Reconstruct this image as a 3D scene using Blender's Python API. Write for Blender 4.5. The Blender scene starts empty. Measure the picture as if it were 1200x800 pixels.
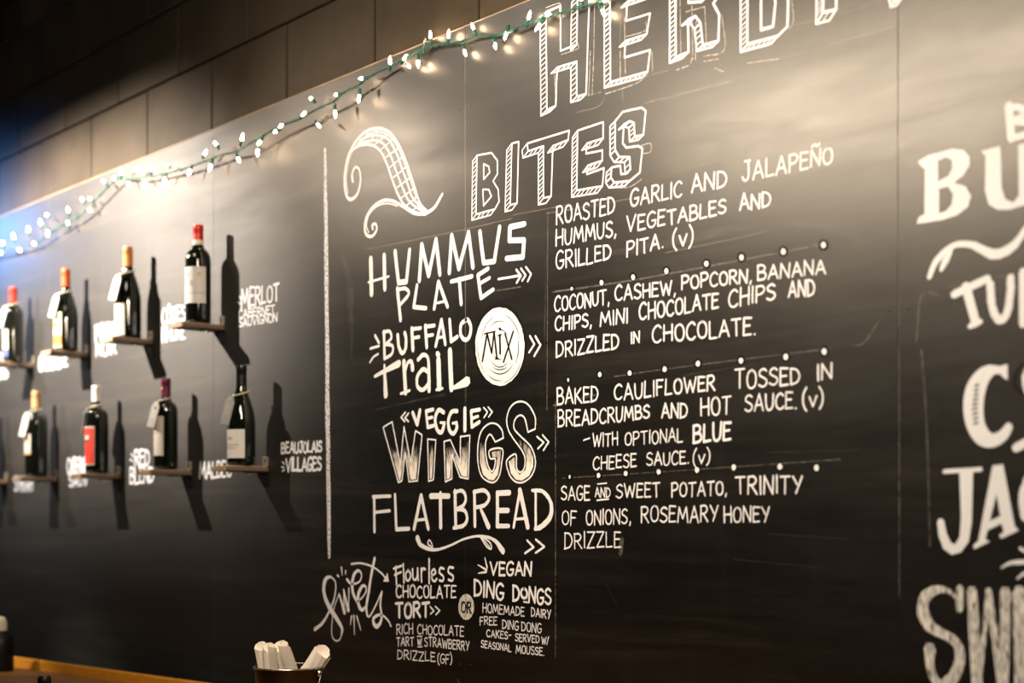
import bpy, bmesh, math, random
from mathutils import Vector, Matrix
from mathutils.geometry import tessellate_polygon
random.seed(7)
C = bpy.context.scene.collection
SC = bpy.context.scene
# ------------------------------------------------------------------ camera
F = 1800.0; VX = -866.0; HY = 608.0; Z0 = 3.45          # focal length (px), vanishing point of the wall, horizon, distance
TH = math.atan2(600 - VX, F); c_, s_ = math.cos(TH), math.sin(TH)
CAM = Vector((Z0*c_, -Z0*s_, 1.5)); FW = Vector((-c_, s_, 0)); RT = Vector((s_, c_, 0)); UP = Vector((0, 0, 1))
cd = bpy.data.cameras.new('camera'); cam = bpy.data.objects.new('camera', cd); C.objects.link(cam)
cam.location = CAM; cam.rotation_euler = FW.to_track_quat('-Z', 'Y').to_euler()
cd.sensor_width = 36; cd.lens = 54; cd.shift_y = (HY - 400)/1200
cd.dof.use_dof = True; cd.dof.focus_distance = 3.45; cd.dof.aperture_fstop = 2.0; cd.clip_start = 0.05
SC.camera = cam
# ------------------------------------------------------------------ world, lights, exposure
w = bpy.data.worlds.new('world'); SC.world = w; w.use_nodes = True
w.node_tree.nodes['Background'].inputs[0].default_value = (1, .85, .7, 1); w.node_tree.nodes['Background'].inputs[1].default_value = .008
SC.view_settings.view_transform = 'Standard'; SC.view_settings.look = 'None'
SC.view_settings.exposure = 0; SC.view_settings.gamma = 1; SC.view_settings.use_curve_mapping = False
LAMPS = [  # x, y, z, target(x,y,z), power, colour, cone deg, blend, radius
    (-2.5, -1.25, 2.95, (-2.36, 0, 2.2), 790, (1, .86, .72), 90, .8, .022),
    (-1.85, -.95, 2.80, (-.85, 0, 2.42), 56, (1, .80, .60), 42, 1, .03),  # added spot, puts a highlight on the board beside the divider
    (-3.75, -1.25, 2.90, (-3.2, 0, 2.1), 80, (.94, .96, 1), 60, .9, .022),
    (-3.85, -.40, 2.74, (-3.36, 0, 2.66), 95, (.08, .34, 1), 58, 1, .06),
    (-2.6, -1.7, 3.05, (-2.35, -.42, .98), 230, (1, .86, .70), 24, 1, .03),   # added spot that makes a pool of light on the counter
    (2.7, -2.0, 3.05, (.3, 0, 1.0), 110, (1, .84, .68), 100, .9, .06),  # added fill spot for the chalk, out of view
]
PANELS = [  # area lights, first and last added as fill: x, y, z, target, size x, size y, power, colour
    (-.95, -.95, 3.0, (-.3, 0, 1.7), .5, .25, 5, (1, .84, .66)),  # added soft light, lifts the chalk between the spots
    (.36, -.95, 2.53, (.5, 0, 1.9), 1.25, .22, 35, (1, .80, .58)),
    (-5.7, -1.9, 2.4, (-1.0, -1.2, 1.7), 1.2, .8, 2, (1, .96, .9)),  # added weak fill for the left end of the board
]
for i, (x, y, z, t, p, col, cone, bl, rad) in enumerate(LAMPS):
    l = bpy.data.lights.new('spot_lamp', 'SPOT'); l.energy = p; l.color = col; l.spot_size = math.radians(cone); l.spot_blend = bl
    l.shadow_soft_size = rad
    o = bpy.data.objects.new('spot_lamp', l); C.objects.link(o); o.location = (x, y, z)
    o.rotation_euler = (Vector(t) - Vector((x, y, z))).to_track_quat('-Z', 'Y').to_euler()
for x, y, z, t, sx, sy, p, col in PANELS:
    l = bpy.data.lights.new('area_light', 'AREA'); l.shape = 'RECTANGLE'; l.size = sx; l.size_y = sy; l.energy = p; l.color = col
    o = bpy.data.objects.new('area_light', l); C.objects.link(o); o.location = (x, y, z)
    o.rotation_euler = (Vector(t) - Vector((x, y, z))).to_track_quat('-Z', 'Y').to_euler()

# ------------------------------------------------------------------ helpers
def at(px, py, y=0.0):
    """point of the plane y = const (parallel to the chalkboard) seen at a photograph pixel"""
    r = FW + RT*((px - 600)/F) + UP*((HY - py)/F)
    return CAM + r*((y - CAM.y)/r.y)
def vs(px): return F/Z0*(px - VX)/(600 - VX)             # vertical pixels per metre on the wall at a column
def tag(o, label=None, cat=None, group=None, kind=None):
    if label: o['label'] = label
    if cat: o['category'] = cat
    if group: o['group'] = group
    if kind: o['kind'] = kind
    return o
def thing(name, loc, label, cat, group=None, rz=0):
    o = bpy.data.objects.new(name, None); C.objects.link(o); o.empty_display_size = .05
    o.location = loc; o.rotation_euler = (0, 0, rz); return tag(o, label, cat, group)
def obj(name, bm, m, parent=None, smooth=False, ang=None):
    me = bpy.data.meshes.new(name); bm.to_mesh(me); bm.free(); me.materials.append(m)
    if smooth:
        for p in me.polygons: p.use_smooth = True
    o = bpy.data.objects.new(name, me); C.objects.link(o); o.parent = parent
    if smooth and ang:
        me.set_sharp_from_angle(angle=math.radians(ang))
    return o
def box(bm, lo, hi, M=None):
    vv = [Vector((x, y, z)) for x in (lo[0], hi[0]) for y in (lo[1], hi[1]) for z in (lo[2], hi[2])]
    if M: vv = [M @ v for v in vv]
    v = [bm.verts.new(p) for p in vv]
    for f in ((0,1,3,2),(4,6,7,5),(0,4,5,1),(2,3,7,6),(0,2,6,4),(1,5,7,3)): bm.faces.new([v[i] for i in f])
    return v
def bbox(lo, hi, bev=.003, seg=1):
    bm = bmesh.new(); box(bm, lo, hi)
    bmesh.ops.bevel(bm, geom=bm.edges[:], offset=bev, segments=seg, affect='EDGES', profile=.6)
    return bm
def lathe(bm, prof, n=40, M=None, a0=0, a1=2*math.pi):
    full = abs(a1 - a0 - 2*math.pi) < 1e-6
    rings = []
    for r, z in prof:
        ring = []
        for k in range(n if full else n + 1):
            a = a0 + (a1 - a0)*k/n; p = Vector((r*math.sin(a), -r*math.cos(a), z))
            ring.append(bm.verts.new(M @ p if M else p))
        rings.append(ring)
    for a, b in zip(rings, rings[1:]):
        m = len(a)
        for k in range(m if full else m - 1):
            bm.faces.new((a[k], a[(k+1) % m], b[(k+1) % m], b[k]))
    return rings
def catmull(P, k=6):
    P = [Vector(p) for p in P]; Q = [P[0]*2 - P[1]] + P + [P[-1]*2 - P[-2]]; out = []
    for i in range(1, len(Q) - 2):
        a, b, c, d = Q[i-1], Q[i], Q[i+1], Q[i+2]
        for j in range(k):
            t = j/k
            out.append(.5*((2*b) + (c - a)*t + (2*a - 5*b + 4*c - d)*t*t + (3*b - a - 3*c + d)*t**3))
    return out + [P[-1]]
def tube(bm, P, r, n=8):
    P = [Vector(p) for p in P]; rings = []
    up = Vector((0, 1, 0))
    for i, p in enumerate(P):
        d = (P[min(i+1, len(P)-1)] - P[max(i-1, 0)]).normalized()
        a = d.cross(up)
        if a.length < 1e-3: a = d.cross(Vector((1, 0, 0)))
        a.normalize(); b = d.cross(a)
        rings.append([bm.verts.new(p + (a*math.cos(t) + b*math.sin(t))*r) for t in (2*math.pi*k/n for k in range(n))])
    for a, b in zip(rings, rings[1:]):
        for k in range(n): bm.faces.new((a[k], a[(k+1) % n], b[(k+1) % n], b[k]))
    bm.faces.new(rings[0][::-1]); bm.faces.new(rings[-1])
# ------------------------------------------------------------------ materials
def mat(name, col=(.5, .5, .5), rough=.5, metal=0, spec=.5, **kw):
    m = bpy.data.materials.new(name); m.use_nodes = True
    b = m.node_tree.nodes['Principled BSDF']
    b.inputs['Base Color'].default_value = (*col, 1); b.inputs['Roughness'].default_value = rough
    b.inputs['Metallic'].default_value = metal; b.inputs['Specular IOR Level'].default_value = spec
    for k, v in kw.items(): b.inputs[k.replace('_', ' ')].default_value = v
    return m
class NT:
    def __init__(s, m): s.t = m.node_tree; s.b = s.t.nodes['Principled BSDF']; s.n = s.t.nodes; s.l = s.t.links
    def noise(s, scale, detail=4, rough=.55, sc=(1, 1, 1), rot=(0, 0, 0), dist=0):
        g = s.n.new('ShaderNodeNewGeometry'); mp = s.n.new('ShaderNodeMapping'); mp.inputs['Scale'].default_value = sc
        mp.inputs['Rotation'].default_value = rot
        s.l.new(g.outputs['Position'], mp.inputs[0]); t = s.n.new('ShaderNodeTexNoise'); s.l.new(mp.outputs[0], t.inputs['Vector'])
        t.inputs['Scale'].default_value = scale; t.inputs['Detail'].default_value = detail; t.inputs['Roughness'].default_value = rough
        t.inputs['Distortion'].default_value = dist
        return t.outputs[0]
    def ramp(s, f, a, b, ca=(0, 0, 0), cb=(1, 1, 1)):
        r = s.n.new('ShaderNodeValToRGB'); s.l.new(f, r.inputs[0]); e = r.color_ramp.elements
        e[0].position = a; e[1].position = b; e[0].color = (*ca, 1); e[1].color = (*cb, 1); return r.outputs[0]
    def math(s, op, a, b=None):
        m = s.n.new('ShaderNodeMath'); m.operation = op
        for i, v in enumerate((a, b)):
            if v is None: continue
            if isinstance(v, (int, float)): m.inputs[i].default_value = v
            else: s.l.new(v, m.inputs[i])
        return m.outputs[0]
    def mix(s, f, a, b):
        m = s.n.new('ShaderNodeMix'); m.data_type = 'RGBA'
        for sock, v in ((m.inputs[0], f), (m.inputs[6], a), (m.inputs[7], b)):
            if isinstance(v, (int, float)): sock.default_value = v
            elif isinstance(v, tuple): sock.default_value = (*v, 1)
            else: s.l.new(v, sock)
        return m.outputs[2]
    def bump(s, h, st, d=.001):
        b = s.n.new('ShaderNodeBump'); b.inputs['Strength'].default_value = st; b.inputs['Distance'].default_value = d
        s.l.new(h, b.inputs['Height']); s.l.new(b.outputs[0], s.b.inputs['Normal'])
    def to(s, o, k): s.l.new(o, s.b.inputs[k])

BR, BS = .385, .68
def board_mat(name, dust, rough, spec):
    m = mat(name, (.01, .009, .008), rough, 0, spec); n = NT(m)
    streak = n.ramp(n.noise(2.6, 8, .66, (.3, 1, 4.5), (0, .12, 0), .9), .50, .74)      # wiped-out chalk, mostly sideways
    fine = n.ramp(n.noise(11, 6, .7, (.22, 1, 5), (0, -.1, 0), .4), .52, .78)
    vert = n.ramp(n.noise(7, 3, .5, (3.2, 1, .22)), .55, .85)
    cloud = n.ramp(n.noise(1.1, 3), .3, .7)
    d = n.math('ADD', n.math('MULTIPLY', streak, .55), n.math('ADD', n.math('MULTIPLY', fine, .3), n.math('MULTIPLY', vert, .2)))
    d = n.math('MULTIPLY', n.math('MULTIPLY', d, n.math('ADD', cloud, .35)), dust)
    # wine corner at left: colour, roughness and sheen raised to imitate stronger light
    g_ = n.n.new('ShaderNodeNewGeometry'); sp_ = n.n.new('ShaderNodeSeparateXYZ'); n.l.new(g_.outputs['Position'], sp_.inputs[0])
    lit_left = n.n.new('ShaderNodeMapRange'); lit_left.inputs['From Min'].default_value = -.35; lit_left.inputs['From Max'].default_value = -1.35
    n.l.new(sp_.outputs[0], lit_left.inputs['Value']); lit_left = lit_left.outputs[0]
    if dust: d = n.math('ADD', d, n.math('MULTIPLY', lit_left, n.math('MULTIPLY', n.math('ADD', streak, .5), .02)))
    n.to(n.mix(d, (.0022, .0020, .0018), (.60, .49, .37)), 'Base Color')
    n.to(n.math('ADD', n.math('ADD', n.math('MULTIPLY', n.noise(5, 7, .65, (.5, 1, 3), (0, .1, 0), .5), .22), rough - .11), n.math('MULTIPLY', lit_left, .24)), 'Roughness')
    n.to(n.math('MULTIPLY', n.math('ADD', 1, n.math('MULTIPLY', lit_left, .45)), spec), 'Specular IOR Level')
    n.bump(n.noise(160, 3), .12, .0006)
    return m
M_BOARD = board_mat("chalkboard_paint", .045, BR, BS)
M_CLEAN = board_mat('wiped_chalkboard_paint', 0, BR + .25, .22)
def chalk_mat(name, cover=.5, scale=900, col=(.80, .83, .88), sc=(1, 1, 1)):
    m = mat(name, col, .95, 0, .05); n = NT(m)
    a = n.ramp(n.noise(scale, 3, .6, sc), .5 - .5*cover - .02, .5 - .5*cover + .22)
    n.to(a, 'Alpha'); return m
M_CHALK = chalk_mat('white_chalk', .62, 700)
M_CHALK_SOFT = chalk_mat('rubbed_white_chalk', .30, 420, (.80, .79, .76), (1, 1, .12))
def soft_mat(name, lo, hi, scale, col=(.8, .74, .66), sc=(1, 1, 1)):
    m = mat(name, col, .9, 0, .1); n = NT(m); n.to(n.ramp(n.noise(scale, 4, .6, sc), .35, .75, (lo,)*3, (hi,)*3), 'Alpha'); return m
M_FAINT = soft_mat('faint_chalk', .0, .26, 90)
M_HAZE = soft_mat('smeared_chalk', .0, .055, 22, sc=(1, 1, 3))
M_LINE = chalk_mat('rough_chalk_line', .35, 160)
def grad_chalk():
    m = mat('shaded_chalk', (.86, .82, .77), .95, 0, .05); n = NT(m)
    tc = n.n.new('ShaderNodeTexCoord'); sp = n.n.new('ShaderNodeSeparateXYZ'); n.l.new(tc.outputs['Generated'], sp.inputs[0])
    k = n.math('ADD', n.math('MULTIPLY', n.math('SUBTRACT', .50, sp.outputs[2]), 2.6), n.math('MULTIPLY', n.math('SUBTRACT', n.noise(60, 4, .6, (2, 1, .6)), .5), 1.6))
    n.to(n.ramp(k, .0, .8), 'Alpha'); return m
M_GRAD = grad_chalk()
M_SKETCH = soft_mat('light_chalk_line', .25, .75, 120)

# ------------------------------------------------------------------ structure
BT = 2.648                                              # top of the chalkboard
M_BLOCK = mat('dark_painted_block', (.05, .042, .034), .7, 0, .2); n = NT(M_BLOCK)
n.to(n.ramp(n.noise(5, 5), .3, .75, (.038, .029, .019), (.064, .049, .032)), 'Base Color'); n.bump(n.noise(130, 5, .7), .55, .0025)
M_MORTAR = mat('dark_mortar', (.012, .010, .008), .9, 0, .2)
M_DARK = mat('dark_ceiling_paint', (.012, .011, .010), .9, 0, .2); NT(M_DARK).bump(NT(M_DARK).noise(40), .3)
M_PLASTER = mat('dark_plaster', (.05, .042, .035), .9, 0, .2); NT(M_PLASTER).bump(NT(M_PLASTER).noise(60), .3)
M_FLOOR = mat('dark_wood_floor', (.012, .008, .006), .7); NT(M_FLOOR).bump(NT(M_FLOOR).noise(20, sc=(1, 8, 1)), .3)
def struct(name, lo, hi, m):
    bm = bmesh.new(); box(bm, lo, hi); return tag(obj(name, bm, m), kind='structure')
wall = struct('wall_back', (-6.2, .02, 0), (4.2, .25, 3.45), M_MORTAR)
struct('wall_left', (-6.4, -4.8, 0), (-6.2, .25, 3.45), M_PLASTER)
struct('wall_right', (4.2, -4.8, 0), (4.4, .25, 3.45), M_PLASTER)
struct('wall_front', (-6.4, -5.0, 0), (4.4, -4.8, 3.45), M_PLASTER)
struct('floor', (-6.4, -5.0, -.1), (4.4, .25, 0), M_FLOOR)
ceil = struct('ceiling', (-6.4, -5.0, 3.45), (4.4, .25, 3.6), M_DARK)
for k in range(9):
    y = -.55 - k*.5
    bm = bbox((-6.19, y - .03, 3.3), (4.19, y + .03, 3.45), .004); obj('ceiling_joist', bm, M_DARK, ceil)
# concrete blocks above and beside the board
CH, CW = .2165, .428
ZJ = 2.865; XJ = at(136, 150).x                          # a known bed joint and a head joint of the course above it
for r in range(-2, 3):
    z0 = ZJ + r*CH; off = 0 if r % 2 == 0 else CW/2
    k = math.floor((-6.1 - XJ)/CW)
    while XJ + k*CW + off < 3.9:
        x = XJ + k*CW + off; k += 1
        if x < -6.19: continue
        g = .0035
        bm = bmesh.new(); top = min(z0 + CH - g, 3.449)
        dy = random.uniform(-.0012, .0012)
        box(bm, (x + g, .008 + dy, z0 + g), (x + CW - g, .022, top))
        bmesh.ops.bevel(bm, geom=bm.edges[:], offset=.0035, segments=1, affect='EDGES')
        obj('concrete_block', bm, M_BLOCK, wall)

# ------------------------------------------------------------------ chalkboard
board = thing('chalkboard', (0, 0, .86), 'long black chalkboard covered in hand-lettered menu, fixed to dark block wall', 'chalkboard')
OFF = -Vector((0, 0, .86))
XP = -.173 - 4*1.222
M_EDGE = mat('raw_board_edge', (.35, .26, .18), .8)
for k in range(7):
    a, b = XP + k*1.222, XP + (k+1)*1.222
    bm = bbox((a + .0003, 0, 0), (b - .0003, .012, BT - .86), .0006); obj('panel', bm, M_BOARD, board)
    if k < 6:
        for sx in (-.02, .02):
            for z in (.3, 1.0, 1.6):
                bm = bmesh.new(); M = Matrix.Translation((b + sx, -.0004, z)) @ Matrix.Rotation(math.pi/2, 4, 'X')
                lathe(bm, [(0.0001, .0008), (.0025, .0006), (.003, 0)], 10, M)
                obj('screw', bm, M_BOARD, board)
bm = bbox((XP, -.001, BT - .86), (XP + 7*1.222, .012, BT - .857), .0008); obj('top_edge', bm, M_EDGE, board)

LAYER = [0]
class Marks:
    """flat chalk marks on the board; several strokes joined into one mesh"""
    def __init__(s): s.bm = bmesh.new()
    def lay(s, base=.0003):
        LAYER[0] = (LAYER[0] + 1) % 40; return -(base + LAYER[0]*.000004)
    def poly(s, P, holes=(), base=.0003):
        y = s.lay(base)
        loops = [[at(*p) for p in L] for L in (P, *holes)]
        loops = [[Vector((v.x, v.z, 0)) for v in L] for L in loops]
        flat = [v for L in loops for v in L]
        vv = [s.bm.verts.new(Vector((v.x, y, v.y)) + OFF) for v in flat]
        for t in tessellate_polygon(loops):
            try: s.bm.faces.new([vv[i] for i in t])
            except ValueError: pass
    def ellipse(s, cx, cy, rx, ry, n=40, jit=0, base=.0003):
        s.poly([(cx + rx*math.cos(2*math.pi*k/n)*(1 + random.uniform(-jit, jit)), cy + ry*math.sin(2*math.pi*k/n)*(1 + random.uniform(-jit, jit))) for k in range(n)], base=base)
    def stroke(s, P, w, smooth=False, w1=None, base=.0003, jit=.09, cap=.45):
        """P in pixels, w = stem width in pixels; w1 = width at the end, or a list of widths"""
        if smooth and len(P) > 2:
            Q = catmull([(*p, 0) for p in P], 7); P2 = [(q.x, q.y) for q in Q]
        else: P2 = list(P)
        N = len(P2)
        if isinstance(w, (list, tuple)):
            ws = [w[min(int(i/(N-1)*(len(w)-1)), len(w)-2)]*(1 - (i/(N-1)*(len(w)-1)) % 1) + w[min(int(i/(N-1)*(len(w)-1))+1, len(w)-1)]*((i/(N-1)*(len(w)-1)) % 1) if i < N-1 else w[-1] for i in range(N)]
        else: ws = [w + ((w1 if w1 is not None else w) - w)*i/(N-1) for i in range(N)]
        pts = []
        for (x, y), ww in zip(P2, ws):
            v = at(x, y); pts.append((Vector((v.x, v.z)), ww/(.74*vs(x))/2))
        runs = [[pts[0]]]
        for i in range(1, len(pts)):
            runs[-1].append(pts[i])
            if i < len(pts) - 1:
                a = pts[i][0] - pts[i-1][0]; b = pts[i+1][0] - pts[i][0]
                if a.length > 0 and b.length > 0 and a.angle(b) > (1.0 if smooth else .45): runs.append([pts[i]])
        for R in runs:
            if len(R) < 2: continue
            y = s.lay(base)
            D = [(R[min(i+1, len(R)-1)][0] - R[max(i-1, 0)][0]) for i in range(len(R))]
            if min(d.length for d in D) < 1e-7: continue
            D = [d.normalized() for d in D]
            # densify straight runs so that the edge can wobble
            Q = []
            for i in range(len(R) - 1):
                L = (R[i+1][0] - R[i][0]).length; m = max(1, min(8, int(L/(R[i][1]*5 + 1e-6))))
                for j in range(m): t = j/m; Q.append((R[i][0].lerp(R[i+1][0], t), R[i][1] + (R[i+1][1] - R[i][1])*t, D[i].lerp(D[i+1], t).normalized() if m == 1 or len(R) > 2 else D[i]))
            Q.append((R[-1][0], R[-1][1], D[-1]))
            e = Q[0]; Q.insert(0, (e[0] - e[2]*e[1]*cap*2, e[1]*.55, e[2]))
            e = Q[-1]; Q.append((e[0] + e[2]*e[1]*cap*2, e[1]*.55, e[2]))
            L = []; 
            for p, h, d in Q:
                nn = Vector((-d.y, d.x)); a = p + nn*h*(1 + random.uniform(-jit, jit)); b = p - nn*h*(1 + random.uniform(-jit, jit))
                L.append((s.bm.verts.new(Vector((a.x, y, a.y)) + OFF), s.bm.verts.new(Vector((b.x, y, b.y)) + OFF)))
            for (a, b), (c, d) in zip(L, L[1:]): s.bm.faces.new((a, b, d, c))
    def done(s, name, m, label=None):
        return tag(obj(name, s.bm, m, board), label)

GL = {  # single-stroke capitals: width, strokes ('~' = curved)
'A': (.6, '0,0 .3,1 .6,0|.1,.33 .5,.36'), 'B': (.52, '.02,0 .02,1|~0,.98 .3,1 .46,.8 .34,.58 .04,.52|~.04,.52 .4,.5 .52,.26 .38,.04 0,0'),
'C': (.52, '~.52,.85 .34,1 .1,.82 0,.45 .1,.1 .32,0 .52,.14'), 'D': (.54, '.02,0 .02,1|~0,.99 .35,.92 .54,.55 .4,.14 0,0'),
'E': (.46, '.46,.97 .02,1 0,0 .46,.02|.02,.53 .38,.54'), 'F': (.46, '0,0 .02,1 .46,.98|.02,.53 .36,.54'),
'G': (.54, '~.52,.88 .34,1 .1,.84 0,.45 .1,.08 .34,0 .52,.2 .52,.42|.3,.42 .56,.43'), 'H': (.54, '.02,0 .02,1|.52,0 .52,1|0,.48 .54,.52'),
'I': (.08, '.04,0 .04,1'), 'J': (.46, '.14,1 .46,1|~.36,1 .36,.3 .28,.04 .1,.02 0,.2'), 'K': (.54, '.02,0 .02,1|.5,1 .04,.46|.12,.54 .54,0'),
'L': (.44, '.02,1 0,0 .44,.03'), 'M': (.74, '0,0 .1,1 .36,.25 .62,1 .74,0'), 'N': (.56, '0,0 .03,1 .52,0 .56,1'),
'O': (.54, '~.27,1 .07,.84 0,.48 .08,.12 .28,0 .48,.14 .54,.52 .46,.86 .27,1'), 'P': (.5, '.02,0 .02,1|~0,.98 .34,1 .5,.78 .36,.52 .03,.46'),
'R': (.54, '.02,0 .02,1|~0,.98 .34,1 .48,.78 .34,.55 .04,.5|.2,.5 .54,0'), 'S': (.48, '~.46,.88 .28,1 .06,.86 .06,.64 .26,.52 .46,.36 .44,.12 .22,0 0,.12'),
'T': (.56, '0,.97 .56,1|.28,.98 .28,0'), 'U': (.52, '~0,1 .02,.35 .12,.04 .3,0 .46,.2 .5,.6 .52,1'), 'V': (.58, '0,1 .26,0 .58,1'),
'W': (.84, '0,1 .2,0 .42,.8 .62,0 .84,1'), 'X': (.54, '0,0 .54,1|0,1 .54,0'), 'Y': (.56, '0,1 .27,.5|.56,1 .22,0'), 'Z': (.52, '0,1 .52,1 0,0 .52,.02'),
'(': (.2, '~.2,1.12 .04,.8 0,.45 .06,.1 .2,-.14'), ')': (.2, '~0,1.12 .16,.8 .2,.45 .14,.1 0,-.14'), '.': (.08, '.04,.02 .06,.04'),
',': (.12, '.1,.08 .04,-.16'), '-': (.36, '0,.5 .36,.54'), '/': (.3, '0,-.05 .3,1.05'), '"': (.1, '.05,1 .05,.8'),
'Ñ': (.56, '0,0 .03,1 .52,0 .56,1|~.05,1.2 .2,1.32 .34,1.2 .5,1.32'), 'Ô': (.54, '~.27,.9 .07,.76 0,.42 .08,.1 .28,0 .48,.12 .54,.46 .46,.78 .27,.9|.1,1.05 .27,1.25 .44,1.05'),
'v': (.4, '0,.62 .2,.05 .42,.64'), ' ': (.3, ''),
}
def word(mk, t, x0, y0, x1, y1, h0, h1=None, w=2.0, jit=.05, base=.0003, small='', gap=.17):
    h1 = h1 or h0
    tot = sum(GL[ch][0] for ch in t) + gap*(len(t) - 1); u = 0
    for ch in t:
        gw, st = GL[ch]; dy = random.uniform(-jit, jit); sh = random.uniform(-.03, .03); sc = .62 if ch in small else random.uniform(.96, 1.05)
        for s in st.split('|'):
            if not s: continue
            sm = s[0] == '~'; P = []
            for q in s.lstrip('~').split():
                gx, gy = map(float, q.split(',')); gy = gy*sc + dy + (.30 if ch in small else 0)
                f = (u + gx + sh*(gy - .5))/tot; h = h0 + (h1 - h0)*f
                P.append((x0 + (x1 - x0)*f, y0 + (y1 - y0)*f - gy*h))
            mk.stroke(P, w*random.uniform(.9, 1.1), sm, base=base)
        u += gw + gap
def Z(x0, y0, k): return lambda P: [(x0 + a*k, y0 + b*k) for a, b in P]
def line(label, words, w, m=None, **kw):
    for a in words:
        mk = Marks(); word(mk, *a, w=w*.8, **kw)
        mk.done('chalk_word', m or M_CHALK, 'chalk word "%s"' % a[0].upper())

# --- menu descriptions
line('chalk line "ROASTED GARLIC AND JALAPEÑO"', [('ROASTED', 652.2, 263.5, 720.2, 249, 20, 18), ('GARLIC', 739.2, 241.6, 799, 230, 19, 17), ('AND', 810.6, 226.4, 851.5, 219.7, 21, 19), ('JALAPEÑO', 870.4, 213, 975.4, 190.6, 22, 19)], 2.1, small='')
line('chalk line "HUMMUS, VEGETABLES AND"', [('HUMMUS,', 651.7, 287.6, 722, 276, 18, 17), ('VEGETABLES', 734.8, 272.2, 850.6, 249.7, 18, 16), ('AND', 867, 246.8, 903, 241.6, 19, 17)], 2.1)
line('chalk line "GRILLED PITA. (V)"', [('GRILLED', 652, 315.9, 715.8, 303.4, 20, 17), ('PITA.', 734.8, 300.5, 777, 290.5, 18, 16), ('(v)', 788.8, 291, 812, 287, 21)], 2.1)
line('chalk line "COCONUT, CASHEW, POPCORN, BANANA"', [('COCONUT,', 650.2, 365.2, 714, 355.9, 17.5, 16), ('CASHEW,', 721, 353, 791.7, 344.8, 17, 15), ('POPCORN,', 799, 339, 880.6, 331, 16, 15), ('BANANA', 888, 328, 967.3, 320.8, 17, 16)], 2.1)
line('chalk line "CHIPS, MINI CHOCOLATE CHIPS AND"', [('CHIPS,', 651, 388, 693, 382, 16, 15), ('MINI', 703.6, 382.7, 735.7, 377.7, 16), ('CHOCOLATE', 749.4, 374.8, 841.8, 360.2, 19, 17), ('CHIPS', 854.4, 360.2, 908.3, 350, 21, 18), ('AND', 924.4, 347.7, 954.4, 346.5, 19)], 2.2)
line('chalk line "DRIZZLED IN CHOCOLATE."', [('DRIZZLED', 652, 418.6, 725, 407.8, 18, 17), ('IN', 739.8, 402.6, 749.4, 401, 13), ('CHOCOLATE.', 764.8, 401, 885, 391.5, 19, 20)], 2.3)
line('chalk line "BAKED CAULIFLOWER TOSSED IN"', [('BAKED', 653, 474.3, 700.7, 470, 19, 17), ('CAULIFLOWER', 720.2, 468.5, 837.8, 456.8, 18, 17), ('TOSSED', 861.7, 455.4, 937, 449, 22, 19), ('IN', 958, 446, 974.9, 443.7, 18)], 2.2)
line('chalk line "BREADCRUMBS AND HOT SAUCE. (V)"', [('BREADCRUMBS', 654, 500.5, 761, 489.8, 19, 15), ('AND', 775.6, 489, 805.4, 489, 17), ('HOT', 821.4, 486.8, 856.5, 484.5, 20), ('SAUCE.', 873.4, 482.2, 933.2, 478.7, 19), ('(v)', 941, 479, 964.4, 476, 21)], 2.2)
line('chalk line "-WITH OPTIONAL"', [('-', 684, 524, 691, 522, 15), ('WITH', 695, 523, 724, 521.8, 15), ('OPTIONAL', 732.8, 521.8, 799.9, 517, 15)], 1.7)
line('chalk word "BLUE" pressed heavier', [('BLUE', 812.7, 519, 856.4, 513.6, 20)], 3.0)
line('chalk line "CHEESE SAUCE. (V)"', [('CHEESE', 695.4, 550, 745.6, 547, 15), ('SAUCE.', 758, 545.7, 806.9, 542.8, 15), ('(v)', 812.7, 545, 832, 543, 17)], 1.8)
mk = Marks()
for a in [('SAGE', 658, 586, 691, 585.4, 16), ('SWEET', 722.5, 583.3, 773.3, 581.9, 16), ('POTATO,', 787.3, 581.9, 851.5, 580, 16)]: word(mk, *a, w=1.55)
word(mk, 'AND', 697.5, 582, 715.3, 582, 11, w=1.2); word(mk, 'TRINITY', 862.3, 578, 939.9, 578, 20, w=1.8)
mk.stroke([(700.4, 567), (711, 566)], 1.2); mk.stroke([(699.8, 586), (713.5, 584.5)], 1.4)
mk.done('chalk_lettering', M_CHALK, 'chalk line "SAGE AND SWEET POTATO, TRINITY"')
line('chalk line "OF ONIONS, ROSEMARY HONEY"', [('OF', 659, 614.5, 675.6, 614.5, 16), ('ONIONS,', 687.3, 614.5, 739, 613, 17), ('ROSEMARY', 751.7, 611.6, 841.3, 611, 18), ('HONEY', 848.6, 612, 901.7, 611, 18)], 1.9)
line('chalk line "DRIZZLE"', [('DRIZZLE', 661.9, 642.2, 727.5, 640.7, 18)], 1.8)
mk = Marks(); mk.stroke([(729, 632), (727, 648)], 5); mk.done('chalk_smear', M_FAINT)
# dots of the dividers, each on a wiped spot
rows = [[(670, 338), (705, 331), (742, 324.5), (781, 317.5), (828, 309), (869, 301.5), (918, 294.5), (965, 287)],
        [(666, 445), (703, 438.8), (738, 437), (779, 432.6), (818, 426), (868.5, 422.4), (921, 418), (966, 411.7)],
        [(667.7, 558.6), (701.5, 556.8), (733.3, 554.5), (772, 552.7), (816.8, 550.4), (860, 547.5), (914, 546.6), (956.8, 548)]]
for R in rows:
    for i, (x, y) in enumerate(R):
        mk = Marks(); mk.ellipse(x, y, 4.2 + i*.25, 5.2 + i*.25, 16, .05, base=.0001); mk.done('wiped_spot', M_CLEAN)
        mk = Marks(); mk.ellipse(x, y, (2.0 if i else 1.2) + i*.12, (2.9 if i else 2.2) + i*.12, 14, .06); mk.done('chalk_dot', M_CHALK)
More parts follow.
